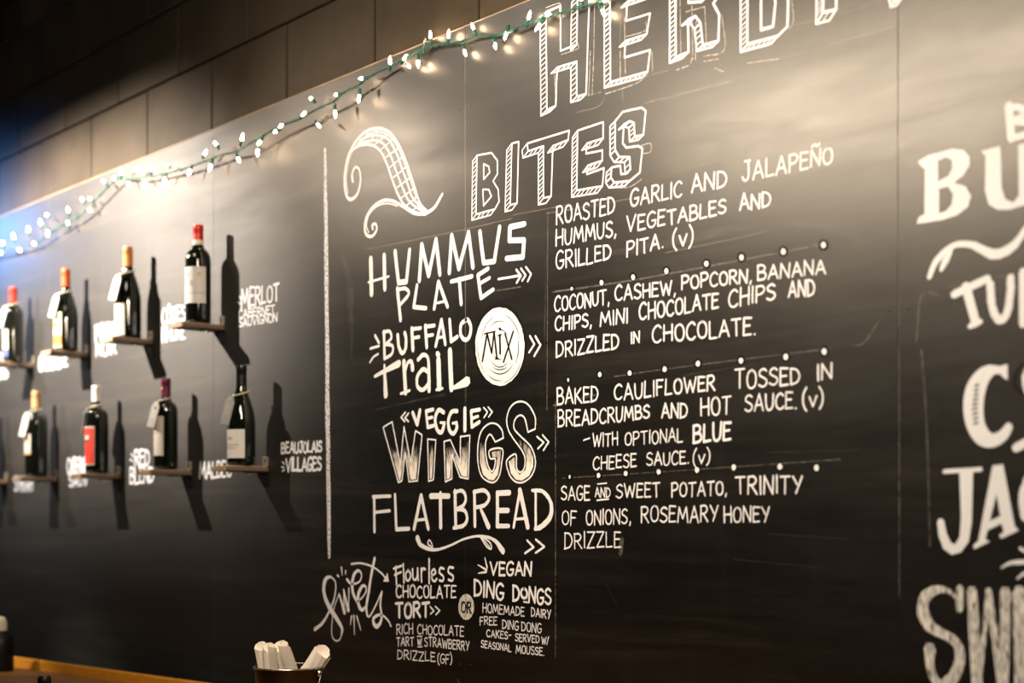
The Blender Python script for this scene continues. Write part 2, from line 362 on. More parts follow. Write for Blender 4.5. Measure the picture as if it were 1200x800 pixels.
# guide lines and rubbed-out traces
mk = Marks()
for P in [[(648, 342), (760, 325), (965, 286)], [(720, 441), (790, 431), (975, 408)], [(660, 560), (800, 551), (985, 538)], [(642, 252), (641, 480)],
          [(651, 470), (651, 770)], [(545, 80), (546, 470)], [(755, 121), (855, 96)], [(763, 88), (785, 82)], [(880, 74), (912, 69), (943, 61)], [(952, 60), (990, 47), (1027, 37), (1056, 29)],
          [(925, 31), (980, 17), (1040, 0)], [(1095, 18), (1160, 0)], [(1040, 168), (1070, 163), (1180, 134)], [(430, 292), (520, 274), (600, 256)], [(600, 252), (665, 240)],
          [(1053, 90), (1052, 200)], [(1050, 210), (1053, 330), (1054, 700)], [(1080, 410), (1086, 500), (1090, 640)], [(380, 108), (381, 172)], [(560, 344), (610, 336)],
          [(640, 250), (700, 240), (770, 226)], [(1100, 345), (1080, 346), (1074, 400)], [(1230, 240), (1110, 257)], [(900, 270), (850, 282), (780, 296)], [(1002, 405), (1014, 400), (1032, 372)],
          [(1240, 310), (1140, 330), (1110, 336)], [(648, 475), (700, 462)], [(676, 132), (707, 118), (710, 60), (712, 0)], [(686, 112), (704, 108)], [(730, 120), (727, 60), (728, 10)]]:
    mk = Marks(); mk.stroke(P, random.uniform(.8, 1.5), True, base=.0001); mk.done('guide_line', M_FAINT)
mk = Marks()
for P, ww in [([(900, 262), (960, 262), (1005, 275), (1000, 300)], 10), ([(700, 300), (800, 280), (900, 262)], 9), ([(780, 150), (850, 130), (900, 118)], 16), ([(480, 210), (520, 200), (560, 190)], 14), ([(600, 180), (680, 165)], 10),
              ([(900, 108), (960, 92), (1050, 70)], 9), ([(385, 262), (425, 235)], 9), ([(316, 140), (330, 128), (348, 118)], 5), ([(300, 137), (312, 138)], 5),
              ([(1055, 20), (1053, 160)], 8), ([(900, 625), (1000, 632)], 5), ([(860, 655), (970, 666)], 5), ([(440, 480), (520, 462)], 12), ([(640, 300), (638, 400)], 12), ([(708, 680), (724, 710)], 3),
              ([(800, 440), (900, 424)], 7), ([(900, 530), (1010, 527)], 5), ([(60, 690), (52, 670)], 4), ([(150, 640), (180, 660)], 10), ([(229, 655), (231, 662)], 2), ([(229, 705), (232, 716)], 2.5), ([(400, 300), (410, 330), (412, 420)], 10)]:
    mk = Marks(); mk.stroke(P, [ww*.15, ww*.8, ww, ww*.8, ww*.15], True, base=.0001, jit=.3); mk.done('smear', M_HAZE)
# --- vertical divider
mk = Marks(); mk.stroke([(381, 175), (383, 330), (384, 480), (386, 652)], [3.2, 5.5, 6.5, 6, 6, 6.5, 6, 4], True, jit=.2)
mk.done('chalk_divider', M_LINE, 'thick rough vertical chalk line')

# --- outlined block capitals with hatched sides
def area(P): return sum(a[0]*b[1] - b[0]*a[1] for a, b in zip(P, P[1:] + P[:1]))/2
def block(mk, P, d, holes=(), w=2.2, hatch=4.5, hw=.9):
    w *= .78; hatch *= 1.25
    for L, hole in [(P, False)] + [(h, True) for h in holes]:
        mk.stroke(L + [L[0]], w, jit=.15)
        sg = 1 if area(L) > 0 else -1
        if hole: sg = -sg
        for a, b in zip(L, L[1:] + L[:1]):
            ex, ey = b[0] - a[0], b[1] - a[1]; nx, ny = ey*sg, -ex*sg
            if nx*d[0] + ny*d[1] <= 0.15*math.hypot(nx, ny)*math.hypot(*d): continue
            k = .55 if hole else 1
            a2, b2 = (a[0] + d[0]*k, a[1] + d[1]*k), (b[0] + d[0]*k, b[1] + d[1]*k)
            if hole: continue
            mk.stroke([a, a2, b2, b], w*.8, jit=.15)
            n_ = max(1, int(math.hypot(ex, ey)/hatch))
            for i in range(1, n_):
                t = i/n_ + random.uniform(-.1, .1)/n_
                p = (a[0] + ex*t, a[1] + ey*t)
                q = (p[0] + d[0]*k, p[1] + d[1]*k)
                if abs(ex) < abs(ey): q = (q[0], q[1] - abs(d[1])*.3 + 1.5)
                mk.stroke([p, q], hw, jit=.2)
mk = Marks(); D = (-7, 7)
block(mk, [(641, 128.7), (651.5, 124), (653, 79), (676, 72), (676, 113), (687, 110), (691, -9), (677, -4), (676, 52.5), (657, 59.5), (657, 7), (640, 14)], D)
block(mk, [(715.4, 96), (759, 84), (762, 58.6), (732, 67.4), (733, 48), (758, 40), (762, 15.7), (734, 24.5), (735, 2), (764, -8), (766, -42), (715, -27)], D)
block(mk, [(792, 67), (807, 61), (806.4, 23), (815, 19), (821, 27), (823.7, 53), (842, 48), (843, 17), (836, 4), (846, -10), (847, -50), (836, -68), (792, -57)], D, [[(807, -38), (829, -44), (832, -30), (829, -5), (822, 2), (807, 3)]], 2.8)
block(mk, [(876, 52), (912, 42), (923, 31), (924, 0), (917, -16), (926, -30), (926, -75), (912, -92), (876, -80)], (-8, 9), [[(892, 35), (906, 31), (909, 2), (906, -8), (892, -4)], [(892, -24), (906, -29), (908, -58), (903, -66), (892, -62)]], 3)
block(mk, [(964.6, 15), (980, 11), (983, -110), (966, -103)], (-8, 13), (), 3)
block(mk, [(1048, 2), (1055, 0), (1076, -140), (1060, -135), (1052, -50), (1040, -130), (1025, -124)], (-4, 6), (), 3.2)
mk.done('chalk_lettering', M_CHALK, 'large outlined chalk capitals "HERBIV", hatched sides')
for P in [[(655, 15), (656, 4), (640, 9)], [(658, 64), (677, 57), (677, 50)], [(694, 112), (696, 60), (697, 0)], [(690, 112), (692, 60)], [(650, 88), (651, 110)], [(732, 20), (733, 86)], [(727, 60), (727, 95)], [(710, 110), (745, 98), (758, 88)], [(764, 60), (765, 84)], [(734, 43), (756, 36), (757, 26)],
          [(797, 0), (798, 62)], [(811, 0), (812, 70)], [(816, 25), (815, 70)], [(804, 14), (826, 8)], [(826, 8), (828, 50)], [(846, 18), (849, 58), (825, 66)], [(793, 82), (808, 76), (811, 68)], [(825, 72), (842, 69)], [(838, 80), (848, 84)], [(928, 0), (930, 24), (925, 34)], [(876, 74), (912, 69)], [(748, 172), (762, 168), (762, 178), (752, 180)], [(722, 220), (738, 219), (752, 210)]]:
    mk = Marks(); mk.stroke(P, .8, True); mk.done('sketch_line', M_SKETCH)
mk = Marks()
block(mk, [(559, 182), (576, 179), (583, 188), (583, 204), (578, 212), (584, 222), (585, 236), (580, 245), (558, 251)], (-5, 7), [[(567, 192), (573, 195), (574, 202), (567, 210)], [(566, 222), (573, 222), (576, 230), (567, 241)]], 2, 4)
block(mk, [(600, 168), (608, 166), (606, 238), (598, 240)], (-6, 8), (), 2, 4)
block(mk, [(618, 168), (667, 153), (666, 164), (648, 171), (646, 230), (637, 232), (637, 171), (619, 177)], (-6, 8), (), 2, 4)
block(mk, [(677, 153), (707, 143), (707, 162), (688, 168), (687, 180), (706, 176), (706, 188), (689, 194), (688, 204), (708, 197), (706, 218), (676, 223)], (-6, 8), (), 2.1, 4)
block(mk, [(754, 158), (757, 130), (752, 126), (730, 131), (721, 142), (721, 176), (726, 184), (738, 184), (739, 198), (735, 203), (728, 204), (727, 194), (717, 196), (716, 208), (720, 214), (738, 212), (750, 202), (753, 174), (748, 171), (734, 173), (730, 168), (731, 146), (738, 142), (743, 144), (744, 160)], (-6, 6), (), 2.3, 4)
mk.done('chalk_lettering', M_CHALK, 'outlined chalk capitals "BITES", hatched sides')

# --- item names
mk = Marks(); z = Z(420, 250, .18333)
for P, w_ in [([(80, 290), (85, 515)], 5.5), ([(165, 268), (170, 482)], 5), ([(65, 440), (195, 402)], 2.2), ([(235, 243), (257, 442), (308, 436), (328, 235)], 4.6), ([(390, 428), (405, 200), (450, 396), (497, 168), (522, 388)], 4.8),
              ([(582, 378), (597, 142), (643, 352), (705, 122), (733, 343)], 4.8), ([(777, 118), (802, 315), (870, 305), (903, 88)], 4.8), ([(1062, 68), (970, 88), (966, 172), (1060, 172), (1052, 278), (948, 288)], 5)]: mk.stroke(z(P), w_)
mk.done('chalk_lettering', M_CHALK, 'bold chalk word "HUMMUS"')
mk = Marks()
for P, w_, s in [([(250, 480), (270, 680)], 4.4, 0), ([(250, 488), (300, 480), (322, 515), (262, 590)], 3.4, 1), ([(375, 460), (355, 598), (432, 606)], 4, 0), ([(485, 608), (512, 437), (570, 595)], 4, 0), ([(505, 572), (550, 562)], 2.4, 0), ([(594, 435), (727, 402)], 3.8, 0), ([(645, 420), (658, 578)], 4.2, 0), ([(830, 352), (765, 395), (785, 540), (862, 487)], 4, 0), ([(772, 450), (840, 412)], 3.2, 0),
                 ([(895, 420), (1040, 396)], 2.2, 0), ([(1010, 360), (1040, 398), (1012, 443)], 2.2, 0), ([(1040, 352), (1070, 395), (1048, 430)], 2, 0), ([(1072, 342), (1105, 388), (1083, 435)], 2, 0)]: mk.stroke(z(P), w_, bool(s))
mk.done('chalk_lettering', M_CHALK, 'chalk word "PLATE" with a chevron arrow')
mk = Marks(); z = Z(425, 350, .18333)
for P, w_, s in [([(137, 210), (141, 380)], 3.8, 0), ([(132, 215), (172, 208), (184, 250), (146, 292)], 3, 1), ([(146, 292), (190, 300), (188, 350), (140, 384)], 3, 1), ([(225, 232), (232, 305), (252, 346), (274, 320), (278, 255), (270, 218)], 4, 1),
                 ([(315, 190), (322, 328)], 4.2, 0), ([(315, 194), (372, 186)], 3.4, 0), ([(320, 252), (362, 243)], 3, 0), ([(402, 172), (410, 310)], 4, 0), ([(402, 178), (460, 170)], 3.4, 0), ([(405, 238), (450, 230)], 3, 0), ([(468, 302), (505, 135), (530, 290)], 3.8, 0), ([(482, 250), (520, 242)], 2.4, 0),
                 ([(557, 135), (566, 270), (606, 243)], 4, 0), ([(660, 135), (630, 165), (628, 230), (655, 262), (684, 240), (692, 180), (676, 138), (660, 135)], 4, 1), ([(80, 235), (105, 280)], 3, 0), ([(50, 318), (105, 302)], 2.4, 0), ([(48, 405), (70, 372), (100, 352)], 2, 1)]: mk.stroke(z(P), w_, bool(s))
mk.done('chalk_lettering', M_CHALK, 'chalk word "BUFFALO" with rays')
mk = Marks()
for P, w_, s in [([(140, 425), (148, 615)], [3, 6.5], 0), ([(78, 495), (232, 412)], [3, 6.5], 0), ([(265, 402), (275, 600)], 5.2, 0), ([(276, 455), (290, 408), (312, 402), (320, 450)], [2.5, 5], 1), ([(245, 606), (300, 586)], 2.8, 0), ([(355, 388), (388, 358), (418, 380), (424, 480), (425, 585)], [4, 3.5, 5], 1),
                 ([(424, 470), (385, 452), (350, 500), (352, 560), (385, 582), (424, 540)], 4, 1), ([(485, 388), (490, 570)], 6, 0), ([(478, 352), (486, 357)], 5, 0), ([(472, 581), (512, 572)], 2.6, 0), ([(558, 332), (568, 575)], 6.2, 0), ([(560, 580), (668, 528)], [2, 9], 0)]: mk.stroke(z(P), w_, bool(s))
mk.done('chalk_lettering', M_CHALK, 'chalk word "TRAIL" in mixed letters')
mk = Marks(); mk.ellipse(425 + 878*.1833, 350 + 302*.1833, 31.5, 50, 48, .02, base=.00005); mk.done('wiped_spots', M_CLEAN, 'darker wiped spot around round badge')
mk = Marks(); mk.ellipse(425 + 878*.1833, 350 + 305*.1833, 28.8, 45.8, 64, .012); mk.done('chalk_badge', M_CHALK, 'solid white chalk oval around "MIX"')
mk = Marks()
def arc(cx, cy, rx, ry, a, b, w_, mk_=None):
    (mk_ or mk).stroke([(cx + rx*math.cos(math.radians(t)), cy + ry*math.sin(math.radians(t))) for t in [a + (b - a)*i/12 for i in range(13)]], [.2, w_, w_, .2], True, base=.0009)
for rx, ry, a, b, w_ in [(24, 38, 280, 350, .7), (20, 32, 40, 130, .9), (22, 37, 190, 250, .5), (17, 27, 60, 120, .9), (12, 20, 260, 320, .7), (26, 41, 130, 190, .5), (14, 24, 50, 140, .8), (22, 35, 340, 395, .8), (18, 30, 230, 290, .5), (27, 43, 20, 80, .5), (9, 15, 70, 150, .7), (25, 40, 85, 125, .7)]: arc(586, 406, rx, ry, a, b, w_)
for P, w_ in [([(767, 398), (797, 222), (826, 345), (842, 212), (860, 382)], 2.2), ([(780, 224), (850, 208)], 1.2), ([(878, 232), (881, 350)], 2.4), ([(876, 190), (884, 196)], 2.2), ([(866, 236), (890, 228)], 1), ([(965, 207), (903, 403)], 2), ([(912, 222), (955, 385)], 2), ([(848, 385), (870, 380)], 1)]: mk.stroke(z(P), w_, base=.0009)
mk.done('badge_lettering', M_CLEAN, 'dark word "MIX" and arcs left bare inside the white oval')
mk = Marks()
for P in [[(1070, 238), (1098, 290), (1065, 342)], [(1105, 240), (1138, 295), (1098, 365)]]: mk.stroke(z(P), 2.2)
mk.done('chevrons', M_CHALK)
# veggie wings
mk = Marks(); z = Z(430, 465, .19167)
for P, w_, s in [([(235, 95), (210, 125), (232, 150)], 1.8, 0), ([(255, 100), (233, 128), (255, 150)], 1.8, 0), ([(280, 97), (308, 168), (325, 82)], 4, 0), ([(405, 77), (362, 87), (372, 185), (408, 175)], 3.4, 0), ([(365, 132), (400, 124)], 3, 0), ([(470, 95), (440, 80), (418, 130), (430, 200), (458, 214), (474, 160)], 4, 1), ([(474, 160), (450, 156)], 2.6, 0),
                 ([(552, 85), (518, 92), (498, 145), (506, 205), (530, 223), (550, 190), (548, 158)], 4, 1), ([(548, 158), (525, 160)], 2.6, 0), ([(600, 72), (599, 203)], 4.5, 0), ([(690, 77), (638, 87), (642, 183), (688, 152)], 3.6, 0), ([(642, 132), (680, 118)], 3, 0), ([(715, 65), (738, 92), (717, 125)], 1.7, 0), ([(742, 62), (767, 92), (745, 122)], 1.7, 0)]: mk.stroke(z(P), w_, bool(s))
mk.done('chalk_lettering', M_CHALK, 'chalk word "VEGGIE" between double angle marks')
def inset(P, k):
    out = []; sg = 1 if area(P) > 0 else -1
    for i in range(len(P)):
        a, b, c = Vector(P[i-1]), Vector(P[i]), Vector(P[(i+1) % len(P)])
        n1 = Vector(((b-a).y, -(b-a).x)).normalized()*-sg; n2 = Vector(((c-b).y, -(c-b).x)).normalized()*-sg
        m = (n1 + n2); m = m/max(.5, m.length_squared)*2 if m.length > 1e-3 else n1
        out.append(tuple(b + m*k*(.8 if m.length > 1.5 else 1)))
    return out
WG = [[(100, 185), (155, 152), (205, 415), (228, 182), (268, 400), (298, 207), (338, 232), (310, 512), (258, 518), (235, 340), (215, 512), (193, 522)],
      [(372, 258), (422, 262), (408, 505), (378, 515)],
      [(472, 272), (510, 262), (572, 400), (572, 242), (630, 235), (620, 500), (570, 490), (520, 350), (520, 500), (480, 518)],
      [(835, 250), (825, 200), (790, 165), (745, 165), (700, 210), (680, 290), (680, 400), (700, 480), (740, 515), (780, 520), (810, 480), (825, 400), (828, 318), (752, 325), (755, 375), (785, 378), (780, 430), (765, 455), (745, 430), (730, 370), (725, 290), (740, 240), (760, 232), (785, 275)],
      [(1030, 195), (1028, 120), (985, 45), (930, 28), (880, 60), (856, 130), (865, 200), (900, 260), (950, 330), (968, 380), (960, 440), (935, 460), (915, 430), (910, 350), (855, 390), (870, 470), (905, 515), (950, 522), (1000, 490), (1028, 430), (1028, 370), (1000, 300), (930, 230), (900, 190), (905, 140), (935, 112), (965, 130), (985, 215)]]
mk = Marks(); mf = Marks()
for i, P in enumerate(WG):
    q = z(P)
    if i < 3: mk.stroke(q + [q[0]], 1.5)
    else: mk.stroke(q, 1.6, True); mk.stroke([q[-1], q[0]], 1.6)
    mf.poly(inset(q, 2.1), base=.0001)
mk.done('chalk_lettering', M_CHALK, 'outlined chalk capitals "WINGS"'); mf.done('chalk_shading', M_GRAD, 'chalk shading fading upward inside "WINGS"')
mk = Marks()
for P in [[(1040, 242), (1082, 278), (1046, 315)], [(1075, 232), (1112, 275), (1080, 325)]]: mk.stroke(z(P), 1.8)
z = Z(425, 560, .2)
for P in [[(965, 365), (1003, 405), (952, 440)], [(1015, 360), (1065, 402), (1015, 438)]]: mk.stroke(z(P), 2.2)
mk.done('chevrons', M_CHALK)
mk = Marks()
for P, w_, s in [([(68, 108), (70, 312)], 3.6, 0), ([(62, 110), (163, 106)], 3, 0), ([(75, 200), (160, 191)], 2.8, 0), ([(190, 98), (198, 300), (272, 296)], 3.6, 0), ([(302, 296), (343, 102), (385, 296)], 4.2, 0), ([(320, 247), (370, 241)], 2.6, 0), ([(400, 106), (505, 105)], 5, 0), ([(456, 90), (458, 288)], 4.4, 0),
                 ([(542, 75), (546, 290)], 4, 0), ([(538, 82), (585, 75), (605, 115), (592, 158), (550, 182)], 3.4, 1), ([(550, 182), (598, 190), (613, 240), (590, 278), (535, 292)], 3.6, 1), ([(656, 78), (658, 280)], 4, 0), ([(652, 82), (712, 72), (742, 110), (720, 155), (665, 172)], 3.6, 1), ([(692, 180), (738, 284)], [3, 5.5], 0),
                 ([(790, 85), (790, 282)], 4.4, 0), ([(790, 88), (860, 86)], 5, 0), ([(795, 190), (853, 189)], 4.6, 0), ([(788, 281), (856, 280)], 4, 0), ([(885, 286), (922, 75)], 3.4, 0), ([(922, 72), (968, 286)], 5.4, 0), ([(900, 240), (948, 236)], 2.6, 0), ([(1014, 70), (1015, 296)], 3, 0), ([(994, 72), (1058, 80), (1103, 145), (1100, 225), (1050, 282), (1012, 297)], [3, 4, 5.5, 4], 1)]: mk.stroke(z(P), w_, bool(s))
mk.done('chalk_lettering', M_CHALK, 'chalk word "FLATBREAD"')
mk = Marks()
mk.stroke(z([(322, 352), (345, 395), (420, 420), (500, 400), (600, 355), (690, 340), (770, 362), (822, 428)]), [6, 4, 2.6, 1.8, 2, 3, 6], True)
mk.stroke(z([(412, 408), (384, 385), (390, 362), (404, 380), (412, 408)]), 1.4, True); mk.stroke(z([(690, 345), (728, 402), (754, 414), (748, 380), (705, 346)]), 1.6, True); mk.stroke(z([(700, 350), (745, 405)]), 1.2, True)
mk.done('flourish', M_CHALK, 'wavy chalk flourish under "FLATBREAD"')
# sweets script
mk = Marks(); z = Z(360, 645, .15)
for P, w_ in [([(60, 615), (120, 565), (175, 470), (215, 360), (222, 250), (185, 202)], [3.4, 2, 1.6]), ([(185, 202), (145, 225), (130, 315), (165, 425), (228, 525), (272, 605), (268, 660)], [2, 4.6, 5, 5, 4, 2]), ([(268, 660), (252, 696), (222, 702), (197, 670), (192, 600), (210, 450), (250, 340)], 1.3),
              ([(250, 340), (272, 410), (292, 480)], [2, 4.6]), ([(292, 480), (288, 390), (286, 305)], 1.6), ([(286, 305), (305, 390), (322, 462)], [2, 4.6]), ([(322, 462), (326, 380), (326, 292)], 1.6), ([(312, 225), (345, 258), (405, 245), (426, 190), (402, 155), (368, 185), (352, 260), (362, 340), (390, 395)], [3, 2, 1.6, 2.4, 4, 4, 3]),
              ([(388, 400), (425, 372), (460, 320), (456, 278), (428, 282), (400, 345), (402, 420), (428, 462), (452, 445)], [1.6, 1.6, 2.4, 4, 4, 2.6]), ([(528, 62), (505, 170), (480, 330), (463, 440), (470, 505)], [3.6, 3.4, 3.4, 3]), ([(470, 505), (490, 512), (535, 430), (585, 318)], 1.7),
              ([(585, 318), (573, 420), (582, 530), (552, 590), (522, 572), (520, 528), (560, 502), (600, 512), (636, 550), (655, 590)], [2, 3, 4.2, 3, 2, 2]), ([(345, 105), (420, 98), (510, 125), (580, 175), (618, 222)], 1.8)]: mk.stroke(z(P), w_, True)
mk.poly(z([(628, 172), (594, 242), (640, 243)]))
for P in [[(268, 130), (275, 192)], [(238, 192), (250, 205)], [(302, 160), (300, 186)], [(347, 512), (338, 580)], [(366, 508), (370, 655)], [(388, 512), (420, 620)]]: mk.stroke(z(P), [2.2, 1])
mk.done('chalk_lettering', M_CHALK, 'script chalk word "Sweets" with curved arrow')
mk = Marks(); z = Z(450, 650, .175)
for P, s in [([(80, 78), (85, 198)], 0), ([(65, 92), (120, 72)], 0), ([(72, 135), (115, 115)], 0), ([(130, 60), (135, 185)], 0), ([(162, 100), (146, 130), (152, 168), (170, 166), (180, 130), (162, 100)], 1), ([(192, 95), (196, 155), (212, 166), (224, 140), (226, 90)], 1), ([(226, 90), (230, 168)], 0), ([(250, 90), (253, 180)], 0), ([(252, 115), (264, 90), (277, 98)], 1), ([(303, 28), (303, 190)], 0), ([(320, 138), (345, 122), (338, 96), (320, 112), (322, 160), (340, 176), (354, 160)], 1),
             ([(402, 92), (378, 88), (372, 118), (398, 145), (394, 174), (372, 170)], 1), ([(466, 86), (438, 84), (432, 116), (462, 140), (458, 172), (432, 166)], 1)]: mk.stroke(z(P), 2.2, bool(s))
mk.done('chalk_lettering', M_CHALK, 'chalk word "Flourless"')
line('chalk word "CHOCOLATE"', [('CHOCOLATE', 464.4, 699.9, 534.4, 699.9, 14)], 2.1)
mk = Marks(); word(mk, 'TORT', 464, 723.5, 503, 722.6, 16.5, w=2.8)
for P in [[(310, 345), (335, 375), (312, 395)], [(345, 345), (375, 372), (348, 400)]]: mk.stroke(z(P), 1.5)
mk.done('chalk_lettering', M_CHALK, 'chalk word "TORT" with two angle marks')
mk = Marks(); mk.ellipse(546.6, 710.9, 9.2, 15.2, 40, .015); mk.done('chalk_badge', M_CHALK_SOFT, 'solid chalk oval around "OR"')
mk = Marks(); word(mk, 'OR', 541, 717.5, 552.5, 717.5, 12, w=1.7, base=.0009); mk.done('badge_lettering', M_CLEAN, 'dark word "OR" left bare inside the oval')
mk = Marks()
for a in [('RICH', 464.9, 742.8, 484, 742, 11.5), ('CHOCOLATE', 489.4, 742.8, 543.6, 745.4, 11.5), ('TART', 464.9, 756.8, 485, 756.8, 10), ('STRAWBERRY', 497.6, 756.8, 550, 762, 10.5), ('DRIZZLE', 466, 771.6, 509.9, 775, 10.5), ('(GF)', 513, 777, 529.6, 777.5, 11)]: word(mk, *a, w=1.05)
word(mk, 'W/', 489.5, 755.5, 494.5, 755.5, 7, w=1); mk.stroke([(489, 745.5), (494.5, 745.3)], 1); mk.stroke([(489.5, 757.8), (494.8, 757.5)], 1)
mk.done('chalk_lettering', M_CHALK, 'small chalk lines "RICH CHOCOLATE TART W/ STRAWBERRY DRIZZLE (GF)"')
mk = Marks(); z = Z(535, 650, .1625); word(mk, 'VEGAN', 574.8, 672.8, 622.8, 674.4, 15, w=2.2)
for P in [[(205, 20), (222, 90)], [(155, 72), (218, 108)], [(158, 132), (215, 122)]]: mk.stroke(z(P), [1, 2.2])
mk.done('chalk_lettering', M_CHALK, 'chalk word "VEGAN" with rays')
mk = Marks(); word(mk, 'DING', 556, 697, 590, 702.8, 18, w=2.4); word(mk, 'DONGS', 601.3, 704.4, 645.5, 708.5, 18, w=2.4, small='O'); mk.stroke(z([(485, 337), (513, 343)]), 1.4)
mk.done('chalk_lettering', M_CHALK, 'chalk words "DING DONGS"')
mk = Marks()
for a in [('HOMEMADE', 565.9, 717.4, 614.6, 722.3, 10.5), ('DAIRY', 622.8, 722.3, 645.5, 724.8, 10), ('FREE', 562.6, 732, 582.5, 731.8, 9.5), ('DING', 589, 736.5, 607.8, 738, 10), ('DONG', 611.4, 738.6, 634.5, 741, 10.5), ('CAKES-', 570.4, 745.9, 599, 748.5, 8.5), ('SERVED', 604, 750.8, 632, 752.7, 8.5), ('W/', 635, 754, 643, 754, 8), ('SEASONAL', 564, 758, 599, 763.5, 8), ('MOUSSE.', 604.9, 765, 637.7, 767.8, 9)]: word(mk, *a, w=1.0)
mk.done('chalk_lettering', M_CHALK, 'small chalk lines "HOMEMADE DAIRY FREE DING DONG CAKES- SERVED W/ SEASONAL MOUSSE."')
mk = Marks(); mk.stroke([(537, 796), (539, 806), (541, 816)], 1.2, True); mk.done('chalk_lettering', M_FAINT)
# horn of plenty swirl
mk = Marks(); z = Z(390, 130, .2)
mk.stroke(z([(118, 412), (114, 370), (132, 330), (156, 345), (163, 410), (145, 485), (108, 518), (80, 492), (70, 400), (85, 290), (122, 200), (185, 128), (260, 102), (330, 125), (382, 190), (420, 270), (452, 360), (482, 450), (512, 540), (560, 592)]), [3.2, 2.2, 2.4, 3.4, 3.4, 3, 3, 3, 2.6, 2.2, 2], True)
mk.stroke(z([(108, 235), (160, 202), (230, 200), (282, 238), (318, 312), (348, 400), (388, 500), (430, 560), (500, 598), (560, 592)]), 2.4, True)
mk.stroke(z([(90, 480), (80, 400), (96, 290), (135, 205), (200, 142), (262, 118)]), 1.3, True)
mk.stroke(z([(555, 596), (600, 560), (642, 488)]), [3.4, 3], True)
mk.stroke(z([(236, 692), (232, 668), (252, 662), (258, 695), (232, 732), (202, 728), (188, 690), (200, 620), (240, 560), (300, 524), (360, 530), (420, 565), (480, 600), (545, 604)]), [2.6, 2.6, 3, 3.4, 3.2, 2.6, 3], True)
mk.stroke(z([(212, 712), (198, 670), (215, 605), (262, 558), (320, 542), (380, 555)]), 1.3, True)
for P in [[(150, 195), (205, 130)], [(205, 188), (262, 128)], [(245, 200), (315, 140)], [(285, 225), (352, 165)], [(312, 272), (392, 212)], [(335, 330), (418, 262)], [(355, 390), (440, 320)], [(375, 450), (462, 385)], [(400, 510), (482, 450)], [(430, 555), (500, 500)], [(470, 580), (520, 545)]]: mk.stroke(z(P), 1.3, True)
mk.stroke(z([(150, 190), (235, 172), (295, 190), (340, 262), (375, 360), (410, 450), (450, 530), (530, 590)]), 2.2, True)
mk.stroke(z([(160, 170), (240, 142), (318, 160), (368, 235), (402, 325), (438, 425), (470, 510), (540, 585)]), 2.2, True)
mk.stroke(z([(200, 142), (262, 122), (335, 150), (385, 220), (425, 320), (460, 420), (490, 510)]), 1.2, True)
mk.done('horn_drawing', M_CHALK, 'curled chalk horn with latticed body')
mk = Marks(); mk.poly(z([(140, 190), (210, 128), (262, 108), (330, 132), (385, 205), (430, 300), (470, 420), (508, 540), (550, 590), (480, 585), (420, 550), (380, 470), (345, 380), (312, 285), (270, 225), (220, 200)]), base=.00008)
mk.done('chalk_shading', chalk_mat('light_chalk_wash', -.02, 330), 'light chalk wash inside the horn')

# --- big letters at the right
def rounded(P, keep=3):
    Q = catmull([(*p, 0) for p in P[keep:]], 5)
    return P[:keep] + [(q.x, q.y) for q in Q]
mk = Marks(); z = Z(1060, 100, .375)
for P, w_, s in [([(326, 65), (334, 165)], 8, 0), ([(325, 68), (362, 70), (372, 92), (336, 112)], 6, 1), ([(336, 112), (385, 118), (388, 148), (335, 166)], 6, 1)]: mk.stroke(z(P), w_, bool(s))
mk.done('chalk_lettering', M_CHALK, 'thick chalk capital "B", small')
mk = Marks()
mk.poly(z([(42, 238), (75, 218), (150, 198), (185, 202), (203, 222), (203, 250), (185, 280), (155, 305), (190, 315), (208, 345), (198, 380), (165, 405), (120, 420), (60, 430), (38, 432), (45, 412), (63, 402), (64, 262), (52, 252)]), [z([(105, 235), (130, 224), (148, 232), (150, 258), (138, 282), (105, 302)]), z([(108, 322), (138, 316), (152, 340), (148, 372), (130, 392), (108, 400)])])
mk.poly(z([(240, 205), (300, 190), (304, 320), (315, 355), (340, 366), (358, 345), (356, 186), (425, 168), (425, 362), (380, 372), (330, 388), (290, 388), (264, 372), (252, 330), (254, 222)]))
mk.done('chalk_lettering', M_CHALK, 'heavy serif chalk capitals "BU"')
mk = Marks(); mk.stroke(z([(78, 598), (100, 548), (150, 502), (210, 498), (280, 528), (340, 502), (385, 440), (430, 400)]), [5, 6, 5, 6, 9, 8, 5, 4], True); mk.stroke(z([(115, 575), (128, 548), (146, 515)]), [4, 7, 4], True)
mk.done('flourish', M_CHALK, 'wavy chalk flourish under the heavy capitals')
mk = Marks()
for P, w_, s in [([(155, 652), (260, 604)], 7, 0), ([(192, 630), (222, 740)], 9, 0), ([(205, 752), (237, 738)], 5, 0), ([(268, 622), (275, 695), (296, 732), (320, 712), (331, 650), (332, 602)], 7.5, 1), ([(372, 585), (372, 742)], 9, 0)]: mk.stroke(z(P), w_, bool(s))
mk.done('chalk_lettering', M_CHALK, 'thick chalk capitals "TU"')
mk = Marks(); z = Z(1060, 410, .325)
mk.poly(rounded(z([(372, 50), (372, 108), (360, 102), (345, 86), (322, 90), (298, 128), (285, 195), (290, 262), (315, 300), (345, 290), (372, 262), (390, 280), (362, 328), (312, 352), (262, 337), (226, 282), (212, 205), (224, 130), (258, 78), (300, 55), (345, 58)])))
mk.stroke(z([(402, 352), (450, 326)]), 8); mk.stroke(z([(462, 50), (440, 100), (450, 150)]), 9, True)
mk.done('chalk_lettering', M_CHALK, 'heavy serif chalk capital "C"')
mk = Marks()
for i in range(9): mk.stroke(z([(246 - abs(i - 5)*-2, 130 + i*17), (262 + abs(i-5)*1, 124 + i*17)]), 1.6, base=.0009)
mk.stroke(z([(428, 48), (402, 85), (398, 125), (424, 158)]), 3, True)
